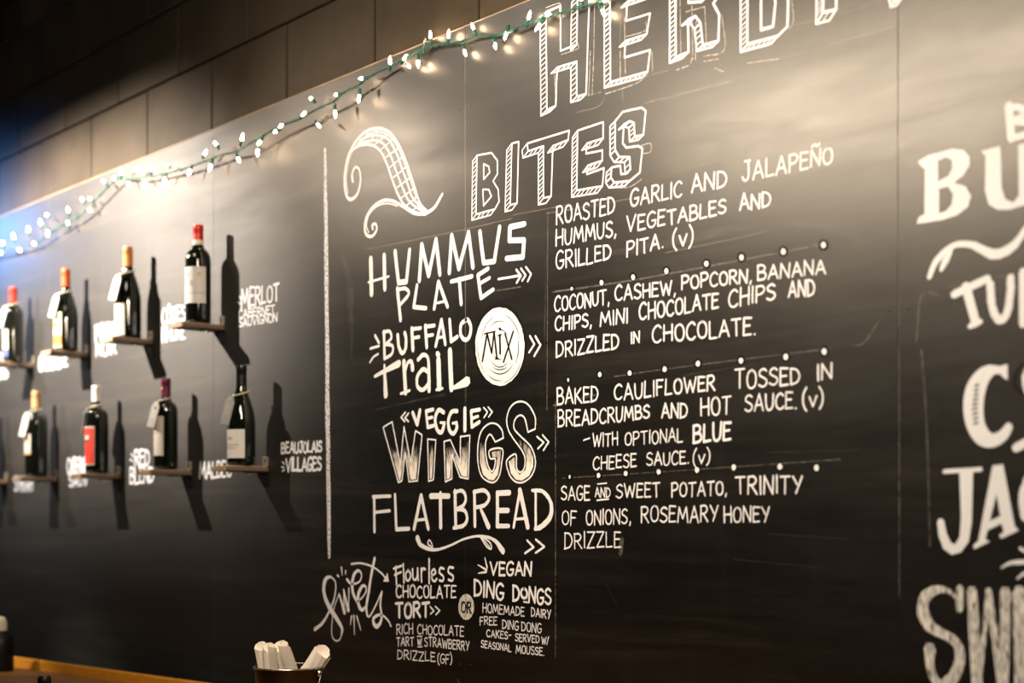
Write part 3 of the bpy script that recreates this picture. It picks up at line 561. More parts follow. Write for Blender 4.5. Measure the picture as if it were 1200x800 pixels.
mk.done('letter_hatching', M_CLEAN, 'dark ticks left bare inside the chalk "C"')
mk = Marks()
mk.stroke(z([(145, 438), (275, 430)]), 4)
mk.poly(z([(198, 428), (248, 426), (243, 620), (232, 690), (205, 728), (170, 738), (140, 715), (124, 670), (118, 618), (128, 606), (142, 612), (152, 660), (168, 695), (184, 700), (200, 670), (204, 600)]))
mk.poly(z([(318, 416), (356, 412), (398, 635), (412, 650), (348, 680), (342, 668), (358, 654), (350, 625), (300, 650), (292, 682), (308, 690), (252, 718), (248, 704), (266, 688)]), [z([(332, 520), (346, 598), (308, 616)])])
mk.stroke(z([(445, 470), (428, 530), (436, 600)]), 9, True)
mk.done('chalk_lettering', M_CHALK, 'heavy serif chalk capitals "JAC"')
mk = Marks(); z = Z(1060, 640, .2)
mk.stroke(z([(570, 125), (620, 98), (700, 92), (760, 96)]), [1.5, 4, 4], True); mk.stroke(z([(660, 190), (700, 160), (740, 148)]), [1.5, 4], True); mk.stroke(z([(680, 12), (720, 36)]), 3)
mk.done('flourish', M_CHALK, 'curved chalk strokes above "SWE"')
mk = Marks()
mk.stroke(z([(325, 248), (322, 365)]), 7)
mk.stroke(z([(318, 318), (270, 268), (195, 252), (125, 295), (108, 380), (150, 468), (230, 515), (300, 560), (325, 650), (290, 760), (215, 812), (168, 760), (148, 680), (148, 602)]), [3, 4, 9, 12, 12, 8, 9, 11, 11, 8, 9, 12], True)
for P, w_ in [([(394, 270), (425, 800), (432, 900)], [11, 10, 9]), ([(495, 262), (455, 620), (430, 900)], [6, 5, 5]), ([(492, 262), (545, 640), (575, 900)], [6, 8, 8]), ([(590, 268), (590, 560), (580, 900)], [10, 9, 8]), ([(672, 268), (680, 900)], [12, 11]), ([(660, 290), (760, 288)], 12), ([(680, 590), (760, 588)], 8)]: mk.stroke(z(P), w_)
mk.done('chalk_lettering', M_CHALK_SOFT, 'heavy serif chalk capitals "SWE", lightly rubbed')

# --- wine names beside the shelves
def wine(label, words, w_=2.4, rays=()):
    for a in words:
        mk = Marks(); word(mk, *a, w=w_, gap=.14); mk.done('chalk_word', M_CHALK, 'chalk word "%s"' % a[0])
    for P in rays: mk = Marks(); mk.stroke(P, 1.4); mk.done('chalk_ray', M_CHALK)
wine('chalk words "MERLOT CABERNET SAUVIGNON"', [('MERLOT', 283, 362, 327, 351.5, 22, 19)], 2.1, [[(281, 347), (283, 352)], [(279, 354), (282, 356)]])
wine('', [('CABERNET', 280, 372.6, 322, 367, 9.5), ('SAUVIGNON', 280, 383, 325, 376.5, 9.5)], 1.4)
wine('chalk words "RED BLEND"', [('RED', 158, 545.5, 175, 545, 18), ('BLEND', 152.5, 566.5, 180, 565, 18)], 2.2, [[(154, 531), (156, 535)], [(152.5, 538), (155, 540)]])
wine('chalk word "MALBEC"', [('MALBEC', 234, 560.5, 270.8, 558.6, 18)], 2.4)
wine('chalk words "BEAUJOLAIS VILLAGES"', [('BEAUJOLAIS', 330, 531, 377, 529, 12)], 2.0, [[(331, 541), (334, 544)], [(330, 547), (333, 547.5)], [(331, 552), (333.5, 550)]])
wine('', [('VILLAGES', 335.5, 552, 376.4, 550, 15)], 2.3)
wine('chalk words "PINOT NOIR"', [('PINOT', 112, 400, 137, 395, 19), ('NOIR', 113, 418, 136, 414, 16)], 1.5)
wine('chalk words "CÔTES RHÔNE"', [('CÔTES', 190, 380, 217, 374, 17), ('RHÔNE', 190, 401, 217, 396, 18)], 1.5)
wine('chalk word "GRENACHE"', [('GRENACHE', 46, 435, 79, 429, 17)], 1.5)
wine('chalk words "CABERNET SAUV"', [('CABERNET', 79, 555, 105, 553, 18), ('SAUV', 81, 570, 103, 568, 13)], 1.5)
wine('chalk word "SYRAH"', [('SYRAH', 17, 575, 38, 574, 16)], 1.5)
wine('chalk words "PINOT GRIS"', [('PINOT', -14, 432, 9, 427, 16), ('GRIS', -12, 446, 9, 442, 13)], 1.9)

# ------------------------------------------------------------------ string lights
M_CORD = mat('green_cord', (.03, .115, .09), .55); M_SOCK = mat('green_socket', (.02, .12, .085), .4)
M_BULB = mat('lit_bulb', (1, .95, .85), .2); bb = M_BULB.node_tree.nodes['Principled BSDF']
bb.inputs['Emission Color'].default_value = (1, .68, .40, 1); bb.inputs['Emission Strength'].default_value = 75
M_CLEAR = mat('unlit_clear_bulb', (.9, .85, .85), .08, Transmission_Weight=.8)
cord_px = [(-40, 305), (0, 296), (25, 290), (42, 285), (55, 276), (75, 263), (90, 255), (105, 242), (120, 226), (132, 214), (141, 208), (155, 209), (170, 208), (185, 205), (200, 202), (215, 198), (232, 192), (245, 187), (262, 181), (275, 178), (290, 170), (305, 161), (320, 152), (335, 145), (350, 140), (362, 133), (375, 126), (392, 118), (405, 107), (418, 101), (430, 92), (442, 85), (455, 79), (470, 71), (486, 62), (500, 56), (510, 53), (525, 51), (540, 49), (558, 43), (580, 41), (595, 38), (612, 30), (625, 26), (638, 21), (655, 16), (680, 8), (700, 4), (718, -1), (760, -16), (830, -45), (900, -78), (980, -110)]
def depth(x):
    pts = [(-100, .03), (100, .032), (200, .03), (280, .04), (350, .042), (400, .036), (450, .022), (500, .014), (560, .012), (620, .016), (700, .014), (1000, .014)]
    for (a, d0), (b, d1) in zip(pts, pts[1:]):
        if a <= x <= b: return d0 + (d1 - d0)*(x - a)/(b - a)
    return .014
sl = thing('string_lights', at(0, 296, -.03), 'green-corded string of small warm lights draped along the top of the chalkboard', 'string lights')
S0 = sl.location.copy()
for ph in (0, 2.1):                                       # two twisted strands
    Q = catmull([at(x, y, -depth(x)) for x, y in cord_px], 6); R = []
    for i, p in enumerate(Q): R.append(p - S0 + Vector((0, math.sin(i*.9 + ph*1.5), math.cos(i*.9 + ph*1.5)))*.0022)
    bm = bmesh.new(); tube(bm, R, .0019, 6); obj('cord', bm, M_CORD, sl, True)
bulbs = [(552.5, 27, 558, 42), (621.7, 13, 618, 27), (645, 16, 636, 19), (627, 36, 634, 27), (591, 47, 594, 37), (581, 58, 579, 43), (546, 66, 542, 51), (713, -2, 704, 3), (709, 19, 703, 6), (680, -9, 682, 6),
         (504, 36, 505, 52), (526, 35, 525, 50), (457, 66, 457, 78), (490, 79, 490, 64), (481, 79, 472, 72), (421, 92, 434, 91.5), (392, 111, 403, 110), (420, 120, 422, 103), (393, 138, 392, 121), (477, 64, 473, 70),
         (363, 114, 375, 125), (358, 131, 352, 138), (375, 149, 366, 138), (331, 146, 326, 150), (321, 155, 333, 149), (285, 157, 281, 172), (251, 166, 260, 179), (281, 190, 276, 179), (302, 170, 308, 161), (302, 183, 302, 170), (245, 200, 249, 188),
         (242, 176, 236, 188), (220.6, 205, 225, 194), (192, 214, 195, 203), (195, 193, 203, 199), (179, 193, 177, 204), (162, 196, 156, 205), (142, 197, 142, 209), (171, 216, 166, 207), (152, 219, 148, 209), (132, 209, 139, 209),
         (120, 211, 127, 218), (95, 232, 103, 242), (104, 232, 111, 236), (107, 247, 101, 244), (79, 243, 82, 256), (79, 259, 80, 262), (54, 251, 64, 260), (47, 258, 50, 276), (56, 277, 56, 273), (33, 266, 35, 284), (41, 286, 38, 284), (15, 274, 18, 288), (24, 294, 20, 289), (2, 283, 6, 292), (0, 297, 3, 294), (-12, 285, -8, 296),
         (760, -34, 762, -17), (800, -14, 792, -30), (850, -70, 846, -52), (880, -50, 876, -67)]
def bulb_bm():
    bm = bmesh.new(); lathe(bm, [(.0001, 0), (.0028, .0003), (.0034, .004), (.0035, .011), (.0026, .015), (.0011, .0185), (.0001, .020)], 10); return bm
def sock_bm():
    bm = bmesh.new(); lathe(bm, [(.0001, 0), (.0030, .0002), (.0036, .004), (.0043, .0045), (.0045, .016), (.0040, .0175), (.0001, .0175)], 10); return bm
bme = None
for i, (tx, ty, bx, by) in enumerate(bulbs + [(498, 44, 497, 56)]):
    d0 = depth(bx); a = at(bx, by, -d0); b = at(tx, ty, -(d0 + random.uniform(-.004, .006)) if d0 > .02 else -(d0 + random.uniform(.001, .008)))
    v = (b - a); v = v if v.length > .01 else v.normalized()*.01
    a = b - v.normalized()*.036; v = v.normalized()
    q = v.to_track_quat('Z', 'Y')
    if bme is None:
        so = obj('socket', sock_bm(), M_SOCK, sl, True); bo = obj('bulb', bulb_bm(), M_BULB, so, True); bme = (so.data, bo.data)
        cm = bo.data.copy(); cm.materials[0] = M_CLEAR
    else:
        so = bpy.data.objects.new('socket', bme[0]); C.objects.link(so); so.parent = sl
        bo = bpy.data.objects.new('bulb', bme[1] if i < len(bulbs) else cm); C.objects.link(bo); bo.parent = so
    if i == len(bulbs): tag(bo, 'clear unlit bulb')
    so.location = a - S0; so.rotation_mode = 'QUATERNION'; so.rotation_quaternion = q; bo.location = (0, 0, .0172)

# ------------------------------------------------------------------ bottle shelves and bottles
M_WOOD = mat('light_shelf_wood', (.42, .29, .18), .55); n = NT(M_WOOD)
n.to(n.ramp(n.noise(30, 4, .6, (8, 1, 1)), .3, .7, (.30, .20, .12), (.50, .36, .23)), 'Base Color')
M_SHELFDARK = mat('dark_stained_wood', (.16, .11, .075), .5)
M_STEEL = mat('bright_bracket_steel', (.75, .66, .52), .35, .8); M_BLACKMETAL = mat('black_metal', (.015, .014, .013), .4, .6)
M_GLASS = mat('dark_bottle_glass', (.004, .006, .004), .06, 0, .7, Coat_Weight=.5, Coat_Roughness=.03)
M_YGLASS = mat('yellow_wine_glass', (.28, .20, .02), .08, 0, .6)
M_PAPER = mat('cream_label_paper', (.60, .56, .49), .7); M_WHITE = mat('white_label_paper', (.66, .65, .63), .65)
M_GREYTAG = mat('grey_card', (.24, .23, .21), .8); M_WTAG = mat('white_card', (.52, .52, .50), .8)
M_TWINE = mat('twine', (.75, .66, .48), .8)
def ink(name, c, r=.6): return mat(name, c, r)
M_RED = ink('red_print', (.72, .04, .02)); M_BLACKINK = ink('black_print', (.02, .02, .02)); M_GOLD = ink('gold_print', (.55, .38, .12), .4)
M_GREEN = ink('green_print', (.35, .55, .32)); M_ORANGE = ink('orange_print', (.75, .22, .04)); M_PALE = ink('pale_print', (.80, .72, .42)); M_BLUEINK = ink('blue_print', (.05, .08, .3)); M_GREYINK = ink('grey_print', (.45, .43, .42)); M_TAN = ink('tan_print', (.5, .32, .22))
CAPS = dict(red=mat('red_foil', (.62, .03, .02), .35, .2), orange=mat('orange_foil', (.72, .10, .02), .4, .2), copper=mat('copper_foil', (.75, .26, .07), .4, .3), tan=mat('tan_foil', (.55, .36, .18), .4, .3), white=mat('white_foil', (.85, .82, .76), .45), purple=mat('purple_foil', (.12, .01, .05), .35, .2), black=mat('black_foil', (.012, .011, .011), .25, .2), cream=mat('cream_foil', (.8, .74, .6), .5))
BORD = [(.0001, .004), (.020, .002), (.034, 0), (.0375, .004), (.0378, .02), (.0378, .185), (.0368, .197), (.032, .210), (.0235, .219), (.0175, .226), (.0148, .236), (.0142, .262), (.0140, .286)]
BURG = [(.0001, .004), (.022, .002), (.037, 0), (.0405, .004), (.0408, .02), (.0408, .115), (.0400, .135), (.036, .160), (.029, .185), (.0215, .205), (.0165, .222), (.0145, .240), (.0140, .262), (.0138, .286)]
def shelf(x, z, label, group='small wooden bottle shelves'):
    t = thing('bottle_shelf', (x, 0, z), label, 'shelf', group)
    w2, d = .038, .135
    obj('plank', bbox((-w2, -d, -.012), (w2, -.0005, 0), .002), M_SHELFDARK, t)
    o = obj('front_edge', bbox((-w2, -d - .004, -.0125), (w2, -d + .001, .0005), .0012), M_WOOD, t); 
    obj('top_board', bbox((-w2 + .001, -d + .001, 0), (w2 - .001, -.004, .003), .001), M_WOOD, t)
    b = obj('bracket', bbox((w2 - .026, -.005, .0035), (w2 - .002, -.0008, .03), .001), M_STEEL, t)
    bm = bmesh.new(); M = Matrix.Translation((w2 - .014, -.005, .018)) @ Matrix.Rotation(math.pi/2, 4, 'X'); lathe(bm, [(.0001, .0022), (.003, .0018), (.0042, 0)], 14, M)
    obj('screw', bm, M_BLACKMETAL, b)
    g = bmesh.new(); box(g, (w2 - .026, -.07, -.0155), (w2 - .002, -.0008, -.0125)); box(g, (w2 - .026, -.004, -.05), (w2 - .002, -.0008, -.0125))
    b2 = obj('lower_bracket', g, M_BLACKMETAL, t)
    bm = bmesh.new(); M = Matrix.Translation((w2 - .014, -.055, -.0225)); lathe(bm, [(.0001, 0), (.0045, .001), (.0045, .005), (.002, .007)], 14, M); obj('bolt', bm, M_STEEL, b2)
    return t
def patch(r, z0, z1, a0, a1, off, prof=None):
    bm = bmesh.new(); lathe(bm, [(r + off, z0), (r + off, (z0+z1)/2), (r + off, z1)], max(6, int(abs(a1 - a0)/5)), None, math.radians(a0), math.radians(a1)); return bm
def bottle(x, z, H, kind, cap, label, lab, tagc=None, y=-.068, glass=None, caplen=.058, rot=0, tagang=0, name='wine_bottle'):
    P = BORD if kind == 'bord' else BURG; k = H/.2925
    t = thing(name, (x, y, z), label, 'bottle', 'wine bottles on the wall shelves'); t.rotation_euler = (0, 0, math.radians(rot))
    bm = bmesh.new(); lathe(bm, [(r*k, h*k) for r, h in P], 48); g = obj('glass_body', bm, glass or M_GLASS, t, True, 60)
    c = [(.0150, .292 - caplen), (.0150, .292 - caplen + .001)]
    bm = bmesh.new(); lathe(bm, [(r*k, h*k) for r, h in [(.0156, .290 - caplen), (.0153, .262), (.0152, .2735), (.0157, .2745), (.0157, .288), (.0150, .2918), (.0135, .2925), (.0001, .2925)]], 32)
    cp = obj('capsule', bm, CAPS[cap], t, True, 50)
    R = P[4][0]*k
    lb = None
    for j, (m, z0, z1, a0, a1) in enumerate(lab):
        o = obj('label' if j == 0 else 'label_print', patch(R, z0*k, z1*k, a0, a1, .0004 + .0003*j), m, t if j == 0 else lb, True)
        if j == 0: lb = o
    if tagc:
        # twine loop round the neck
        zn = (.228 if kind == 'bord' else .212)*k; rr = (.0175 if kind == 'bord' else .0205)*k
        pts = [(math.sin(a)*(rr + .001), -math.cos(a)*(rr + .001 + .004*max(0, math.cos(a))), zn - .006*math.cos(a)*1.2) for a in [2*math.pi*i/24 for i in range(25)]]
        bm = bmesh.new(); tube(bm, pts, .0017, 6)
        tg = thing_part = bmesh.new()
        # card: clipped upper corners, hangs on the room side
        W2, L = .028*k, .084*k
        yo = -(R*.58 + .009); zt = zn - .010; tilt = math.radians(-11)
        M = Matrix.Translation((math.sin(math.radians(tagang))*-yo*.9, yo*math.cos(math.radians(tagang)), zt)) @ Matrix.Rotation(math.radians(tagang), 4, 'Z') @ Matrix.Rotation(tilt, 4, 'X') @ Matrix.Rotation(math.radians(9), 4, 'Y')
        out = [(-W2, -L), (W2, -L), (W2, -.016), (W2*.45, 0), (-W2*.45, 0), (-W2, -.016)]
        f = [tg.verts.new(M @ Vector((a, -.0006, b))) for a, b in out]; bk = [tg.verts.new(M @ Vector((a, .0006, b))) for a, b in out]
        tg.faces.new(f); tg.faces.new(bk[::-1])
        for i in range(6): tg.faces.new((f[i], bk[i], bk[(i+1) % 6], f[(i+1) % 6]))
        tube(bm, [(0, -rr - .004, zn - .007), M @ Vector((0, -.002, -.008))], .0014, 6)
        s = obj('twine', bm, M_TWINE, t, True)
        to = obj('price_tag', tg, M_WTAG if tagc == 'w' else M_GREYTAG, t)
        # handwritten figures on the card
        hm = bmesh.new()
        rs = random.Random(int(x*1000))
        for q in range(2):
            cx = -.008 + q*.016
            pts = [(cx - .004, -.030), (cx + .003, -.028), (cx - .001, -.042), (cx + .004, -.052)] if q == 0 else [(cx, -.028), (cx, -.053)]
            for a, b in zip(pts, pts[1:]):
                dx, dz = b[0]-a[0], b[1]-a[1]; l = math.hypot(dx, dz); nx, nz = -dz/l*.0013, dx/l*.0013
                hm.faces.new([hm.verts.new(M @ Vector((u*k, -.0011, v*k))) for u, v in ((a[0]+nx, a[1]+nz), (a[0]-nx, a[1]-nz), (b[0]-nx, b[1]-nz), (b[0]+nx, b[1]+nz))])
        obj('tag_figures', hm, M_GREYTAG if tagc == 'w' else M_WTAG, to)
    return t
ZT, ZB = 2.0625, 1.6440
zl = lambda *a: list(a)
# upper row, from the left
shelf(-2.785, ZT, 'wooden shelf carrying the upper-row bottle with dark red capsule, furthest left')
bottle(-2.775, ZT + .003, .272, 'bord', 'red', 'dark wine bottle with dark red capsule and white tag, at left end of upper row', [(M_PALE, .02, .125, -60, 38), (M_GREYINK, .075, .11, -59, 37), (M_WHITE, .115, .125, -59, 37), (M_BLUEINK, .02, .05, -59, 37)], 'w')
shelf(-2.31, ZT, 'wooden shelf under the upper-row bottle with orange-red capsule')
bottle(-2.305, ZT + .003, .279, 'burg', 'orange', 'sloping burgundy bottle with orange-red capsule, white tag and multicoloured label', [(M_PALE, .012, .135, -60, 45), (M_GREEN, .105, .13, -59, 44), (M_ORANGE, .02, .055, -59, 44), (M_PAPER, .062, .08, -59, 44), (M_ORANGE, .085, .1, -20, 20)], 'w', caplen=.066)
shelf(-1.825, ZT, 'wooden shelf under the upper-row bottle with copper capsule')
bottle(-1.825, ZT + .003, .288, 'burg', 'copper', 'sloping burgundy bottle with copper-orange capsule, white tag and plain cream label', [(M_PAPER, .008, .105, -62, 50), (M_TAN, .105, .109, -61, 49)], 'w', caplen=.062)
shelf(-1.362, ZT, 'wooden shelf under the upper-row bottle with tall white label')
d = bottle(-1.360, ZT + .003, .288, 'bord', 'red', 'straight-sided bottle with red and cream capsule and tall white label, right end of upper row', [(M_WHITE, .058, .165, -48, 98), (M_GREYINK, .086, .089, -47, 97), (M_GREYINK, .135, .148, 5, 20), (M_GOLD, .138, .148, 58, 72), (M_GREYINK, .11, .125, 22, 40)], None, caplen=.066)
bm = bmesh.new(); lathe(bm, [(.0153, .222), (.0153, .243)], 32); tag(obj('capsule_band', bm, CAPS['cream'], d, True), 'cream band')
# lower row
shelf(-3.04, ZB, 'wooden shelf at the left edge carrying the yellow-green bottle of the lower row')
bottle(-3.045, ZB + .003, .285, 'burg', 'cream', 'yellow-green bottle cut by the left edge, lower row', [(M_PAPER, .02, .1, -60, 40)], None, glass=M_YGLASS)
shelf(-2.565, ZB, 'wooden shelf under the lower-row bottle with tan capsule')
bottle(-2.562, ZB + .003, .302, 'bord', 'tan', 'bottle with tan capsule, grey tag and white and gold label, lower row', [(M_PAPER, .075, .145, -62, 40), (M_WHITE, .085, .11, -50, 30), (M_GOLD, .075, .08, -61, 39), (M_TAN, .12, .14, -30, 20)], 'w', caplen=.06)
shelf(-2.06, ZB, 'wooden shelf under the lower-row bottle with bright red label')
bottle(-2.058, ZB + .003, .287, 'bord', 'white', 'bottle with white capsule and bright red label, third from the left in lower row', [(M_PAPER, .028, .155, -70, 55), (M_RED, .032, .151, -67, 52), (M_PAPER, .112, .126, -8, 24), (M_BLACKINK, .105, .111, -40, 30)], 'w', caplen=.05, tagang=-50)
shelf(-1.565, ZB, 'wooden shelf under the lower-row bottle with purple capsule')
p = bottle(-1.565, ZB + .003, .276, 'bord', 'purple', 'bottle with deep purple capsule, grey tag and narrow cream label, lower row', [(M_PAPER, .045, .17, -60, 52), (M_TAN, .115, .119, -30, 20)], 'g', caplen=.06)
bm = bmesh.new(); M = Matrix.Translation((.004, -.0145, .245)) @ Matrix.Rotation(math.pi/2, 4, 'X'); lathe(bm, [(.0001, .001), (.004, .001), (.004, 0)], 12, M); obj('capsule_seal', bm, M_GOLD, p)
shelf(-1.11, ZB, 'wooden shelf under the lower-row bottle with black capsule, nearest the chalk divider')
bottle(-1.106, ZB + .003, .279, 'burg', 'black', 'bottle with black capsule, grey tag and square white label, right end of lower row', [(M_WHITE, .022, .105, -48, 74), (M_TAN, .075, .083, -8, 20), (M_GREYINK, .058, .062, -20, 50), (M_TAN, .05, .052, -10, 40)], 'g', caplen=.07)

# ------------------------------------------------------------------ unseen hood added round the spot to cut its beam above and below
M_LAMPBLACK = mat('black_lamp_paint', (.012, .012, .012), .5)
def hood(x, y, z, up, lo, half, label):
    t = thing('unseen_beam_hood', (x, y, z), label, 'lamp')
    bm = bmesh.new(); box(bm, (-half, -.075, -.09), (half, -.06, .075)); obj('housing', bm, M_LAMPBLACK, t)
    for nm, a_, L in (('upper_flap', up, .15), ('lower_flap', lo, .15)):
        bm = bmesh.new(); M = Matrix.Rotation(math.pi, 4, 'Z') if 0 else Matrix.Identity(4)
        d = Vector((0, math.cos(math.radians(a_)), math.sin(math.radians(a_)))); nn = Vector((0, -d.z, d.y))
        sg = 1 if nm[0] == 'u' else -1
        p0 = Vector((0, -.06, .07*sg)) if nm[0] == 'u' else Vector((0, -.04, -.09)); p1 = d*L
        vv = [bm.verts.new(Vector((sx, 0, 0)) + p + k*Vector((0, 0, .003))) for sx in (-half, half) for p in (p0, p1) for k in (-1, 1)]
        for f in ((0,1,3,2),(4,6,7,5),(0,4,5,1),(2,3,7,6),(0,2,6,4),(1,5,7,3)): bm.faces.new([vv[i] for i in f])
        obj(nm, bm, M_LAMPBLACK, t)
    bm = bmesh.new(); lathe(bm, [(.008, .065), (.008, 3.3 - z)], 12, Matrix.Translation((0, -.05, 0))); obj('stem', bm, M_LAMPBLACK, t)
    bm = bmesh.new(); lathe(bm, [(.0001, 3.3 - z), (.05, 3.3 - z), (.05, 3.29 - z), (.0001, 3.285 - z)], 20, Matrix.Translation((0, -.05, 0))); obj('ceiling_plate', bm, M_LAMPBLACK, t)
    return t
hood(-2.5, -1.25, 2.95, -6, -47, .3, 'added unseen black hood, two flaps cutting the light beam, above the bottle shelves')

# ------------------------------------------------------------------ counter, bucket, things on the counter
M_PINE = mat('orange_varnished_pine', (.6, .28, .05), .4); n = NT(M_PINE)
n.to(n.ramp(n.noise(14, 5, .6, (1.2, 9, 9), (0, 0, 0), 1.2), .3, .72, (.74, .30, .02), (.95, .44, .04)), 'Base Color')
M_PLANK = mat('shaded_pine', (.3, .14, .03), .5); n = NT(M_PLANK)  # rail pine made darker: shade on the planks put into the colour
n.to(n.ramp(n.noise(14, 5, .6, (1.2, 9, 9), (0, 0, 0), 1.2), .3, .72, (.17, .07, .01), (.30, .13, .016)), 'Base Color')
M_KNOT = mat('wood_knot', (.10, .03, .01), .5)
def atz(px, py, z):
    r = FW + RT*((px - 600)/F) + UP*((HY - py)/F); return CAM + r*((z - CAM.z)/r.z)
RZ = 1.055; CZ = RZ - .03
a, b = atz(20, 769, RZ), atz(240, 799, RZ)
ang = math.atan2(b.y - a.y, b.x - a.x)
ct = thing('wooden_counter', (a.x, a.y, 0), 'orange varnished pine counter below the chalkboard at lower left', 'counter', rz=ang)
L0, L1 = -1.2, 2.95
obj('back_rail', bbox((L0, -.022, CZ - .005), (L1, 0, RZ), .002), M_PINE, ct)
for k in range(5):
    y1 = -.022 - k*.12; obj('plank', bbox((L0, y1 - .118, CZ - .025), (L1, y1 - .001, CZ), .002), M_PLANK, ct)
obj('front_panel', bbox((L0 + .02, -.60, .02), (L1 - .02, -.57, CZ - .025), .003), M_SHELFDARK, ct)
for x in (L0 + .03, L1 - .09):
    obj('leg', bbox((x, -.56, 0), (x + .06, -.5, CZ - .025), .003), M_PINE, ct); obj('leg', bbox((x, -.09, 0), (x + .06, -.03, CZ - .025), .003), M_PINE, ct)
k_ = atz(95, 790, CZ)
kl = Matrix.Rotation(-ang, 4, 'Z') @ (k_ - Vector((a.x, a.y, 0)))
for kx, ky, r in ((kl.x, -.045, .011), (kl.x + .75, -.05, .012)):
    bm = bmesh.new(); lathe(bm, [(.0001, .0006), (r*.8, .0005), (r, 0)], 16, Matrix.Translation((kx, ky, CZ)) @ Matrix.Diagonal((1.3, .8, 1, 1))); obj('knot', bm, M_KNOT, ct)
# sauce bottle with cream cap at the left edge
t = thing('squeeze_bottle', (*atz(0, 786, CZ).xy, CZ), 'black bottle with cream cap cut by the left edge, on the counter', 'bottle')
bm = bmesh.new(); lathe(bm, [(.0001, .001), (.038, 0), (.042, .006), (.042, .09), (.036, .11), (.02, .125), (.018, .13)], 32); obj('body', bm, M_BLACKMETAL, t, True, 50)
bm = bmesh.new(); lathe(bm, [(.019, .126), (.021, .127), (.0205, .155), (.016, .166), (.008, .170), (.0001, .171)], 28); obj('cap', bm, CAPS['cream'], t, True, 50)
p = atz(52, 791, CZ + .125)
t = thing('pepper_mill', (p.x, p.y, CZ), 'small black turned pepper mill whose top shows at the bottom edge, on the counter', 'pepper mill')
bm = bmesh.new(); lathe(bm, [(.0001, 0), (.022, 0), (.023, .006), (.019, .02), (.014, .045), (.016, .07), (.019, .084), (.0001, .085)], 28); obj('body', bm, M_BLACKMETAL, t, True, 40)
bm = bmesh.new(); lathe(bm, [(.0001, .085), (.014, .086), (.0145, .1), (.0155, .112), (.015, .120), (.011, .1245), (.0001, .1255)], 28); obj('head', bm, M_BLACKMETAL, t, True, 40)

# bucket of rolled napkins
M_BUCKET = mat('dark_galvanised_metal', (.05, .037, .022), .3, .85); NT(M_BUCKET).bump(NT(M_BUCKET).noise(25), .08)
M_RIM = mat('bright_galvanised_metal', (.6, .55, .48), .25, 1)
zr = 1.165; tR = (1.5 - zr)/((781 - HY)/F); P0 = CAM + (FW + RT*((338 - 600)/F))*tR; R_ = 40.5*tR/F
t = thing('metal_bucket', (P0.x, P0.y, CZ), 'small dark metal bucket of rolled napkins at bottom edge, below the script word', 'bucket')
Hb = zr - CZ
bm = bmesh.new(); lathe(bm, [(.0001, .004), (R_*.72, .003), (R_*.74, 0), (R_*.99, Hb), (R_*.97, Hb), (R_*.72, .006), (.0001, .006)], 56); obj('body', bm, M_BUCKET, t, True, 45)
bm = bmesh.new()
def torus(bm, R, r, z, n=56, m=8, M=None):
    lathe(bm, [(R + r*math.cos(2*math.pi*k/m), z + r*math.sin(2*math.pi*k/m)) for k in range(m + 1)], n, M)
torus(bm, R_, .0022, Hb); obj('rim', bm, M_RIM, t, True)
bm = bmesh.new()
side = math.atan2(RT.x, -RT.y)                             # the ear that shows at the right
for sg in (0, math.pi):
    pass
e1 = Vector((RT.x*.86 - FW.x*.4, RT.y*.86 - FW.y*.4, 0)).normalized()
obj_e = bmesh.new(); M = Matrix.Translation(e1*(R_ + .003) + Vector((0, 0, Hb - .012))) ; lathe(obj_e, [(.0001, .008), (.006, .006), (.007, 0), (.006, -.006), (.0001, -.008)], 14, M); obj('ear', obj_e, M_RIM, t, True)
arcp = [e1*(R_ + .008)*math.cos(a_) + Vector((0, 0, Hb - .012)) + (-FW*R_*1.12*math.sin(a_)) - Vector((0, 0, .08*math.sin(a_))) for a_ in [math.pi*i/24 for i in range(25)]]
tube(bm, arcp, .0014, 6); obj('handle', bm, M_RIM, t, True)

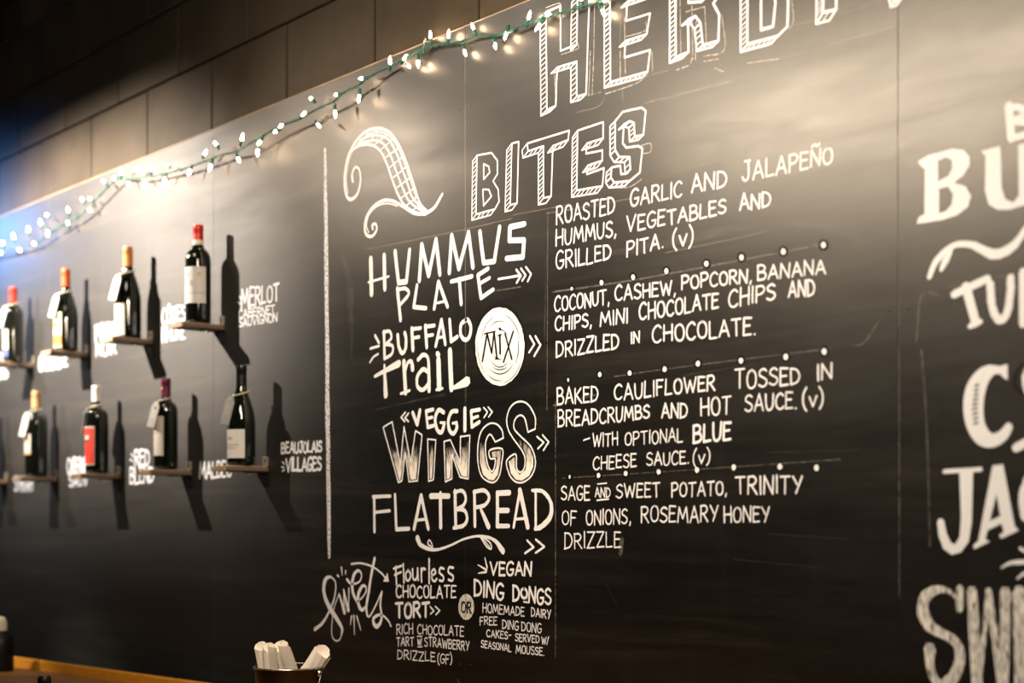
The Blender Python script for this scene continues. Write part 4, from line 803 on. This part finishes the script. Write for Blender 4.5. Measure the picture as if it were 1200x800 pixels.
M_NAP = mat('white_paper_napkin', (.84, .78, .70), .9, 0, .1, Subsurface_Weight=.0); NT(M_NAP).bump(NT(M_NAP).noise(60, 3), .25, .001)
M_FLAP = mat('napkin_fold', (.80, .66, .52), .9, 0, .1)
def napkin(xb, yb, xt, yt, w, dz, label, fl=0, ln=.145):
    """rolled napkin from bottom pixel to top pixel, dz = metres nearer the camera than the bucket axis"""
    def P(px, py): return CAM + (FW + RT*((px - 600)/F) + UP*((HY - py)/F))*(tR - dz)
    top = P(xt, yt); v = (top - P(xb, yb)).normalized(); L = ln
    base = top - v*L; base_z = max(base.z, CZ + .008)
    L = (top.z - base_z)/v.z; base = top - v*L
    t = thing('rolled_napkin', base, label, 'napkin', 'rolled napkins in the bucket')
    r = w*tR/F/2
    # spiral section with crumpled wall
    bm = bmesh.new(); rings = []
    ax = v; s1 = ax.cross(-FW).normalized(); s2 = ax.cross(s1)
    N, K = 40, 12; ph = random.uniform(0, 6)
    for j in range(K + 1):
        f = j/K; ring = []
        for i in range(N):
            a_ = 2*math.pi*i/N*1.0; rr = r*(1 - .13*(i/N)) * (1 + .08*math.sin(3*a_ + ph + f*2) + .05*math.sin(8*a_ + f*6 + ph)) * (.93 + .07*math.sin(f*3 + ph))
            tp = ax*(L*f) + (ax*(r*.60*math.sin(a_ + ph)) if j == K else Vector())
            ring.append(bm.verts.new(s1*math.cos(a_ + ph)*rr + s2*math.sin(a_ + ph)*rr*.6 + tp))
        rings.append(ring)
    for A, B in zip(rings, rings[1:]):
        for i in range(N): bm.faces.new((A[i], A[(i+1) % N], B[(i+1) % N], B[i]))
    inner = []
    for fz, k in ((1, .82), (.93, .55), (.90, .25)):
        inner.append([bm.verts.new((s1*math.cos(2*math.pi*i/N + ph)*r*k*(1 - .13*i/N) + s2*math.sin(2*math.pi*i/N + ph)*r*.6*k*(1 - .13*i/N)) + ax*(L*fz) + ax*(r*.60*math.sin(2*math.pi*i/N + ph))*k) for i in range(N)])
    ch = [rings[-1]] + inner
    for A, B in zip(ch, ch[1:]):
        for i in range(N): bm.faces.new((A[i], A[(i+1) % N], B[(i+1) % N], B[i]))
    bm.faces.new(inner[-1]); bm.faces.new(rings[0][::-1])
    bmesh.ops.recalc_face_normals(bm, faces=bm.faces[:])
    o = obj('paper_roll', bm, M_NAP, t, True, 50)
    # folded-over outer layer
    fb = bmesh.new(); FS = 14; v0 = []
    for j in range(9):
        f = j/8; row = []
        span = 1.9 - 1.1*f*fl
        for i in range(FS + 1):
            a_ = ph + 3.6 + span*i/FS; rr = r*1.07*(1 + .03*math.sin(5*a_ + f*4))
            row.append(fb.verts.new(s1*math.cos(a_)*rr + s2*math.sin(a_)*rr*.76 + ax*(L*(.2 + .82*f) - r*.5*(i/FS)*f)))
        v0.append(row)
    for A, B in zip(v0, v0[1:]):
        for i in range(FS): fb.faces.new((A[i], A[i+1], B[i+1], B[i]))
    bmesh.ops.solidify(fb, geom=fb.faces[:], thickness=.0008)
    obj('outer_fold', fb, M_NAP, t, True, 60)
napkin(312, 790, 306, 757, 18, -.012, 'rolled white napkin, leftmost in the metal bucket, flap folded over its top', .6)
napkin(318, 790, 315, 758, 17, .022, 'rolled white napkin just right of the leftmost one in the metal bucket', .2)
napkin(339, 790, 329, 757, 21, .004, 'rolled white napkin third from left in the bucket, leaning left', .4)
napkin(352, 800, 378, 763, 23, .004, 'rolled white napkin alone at right of the bucket, leaning right with loose end', .9, .085)
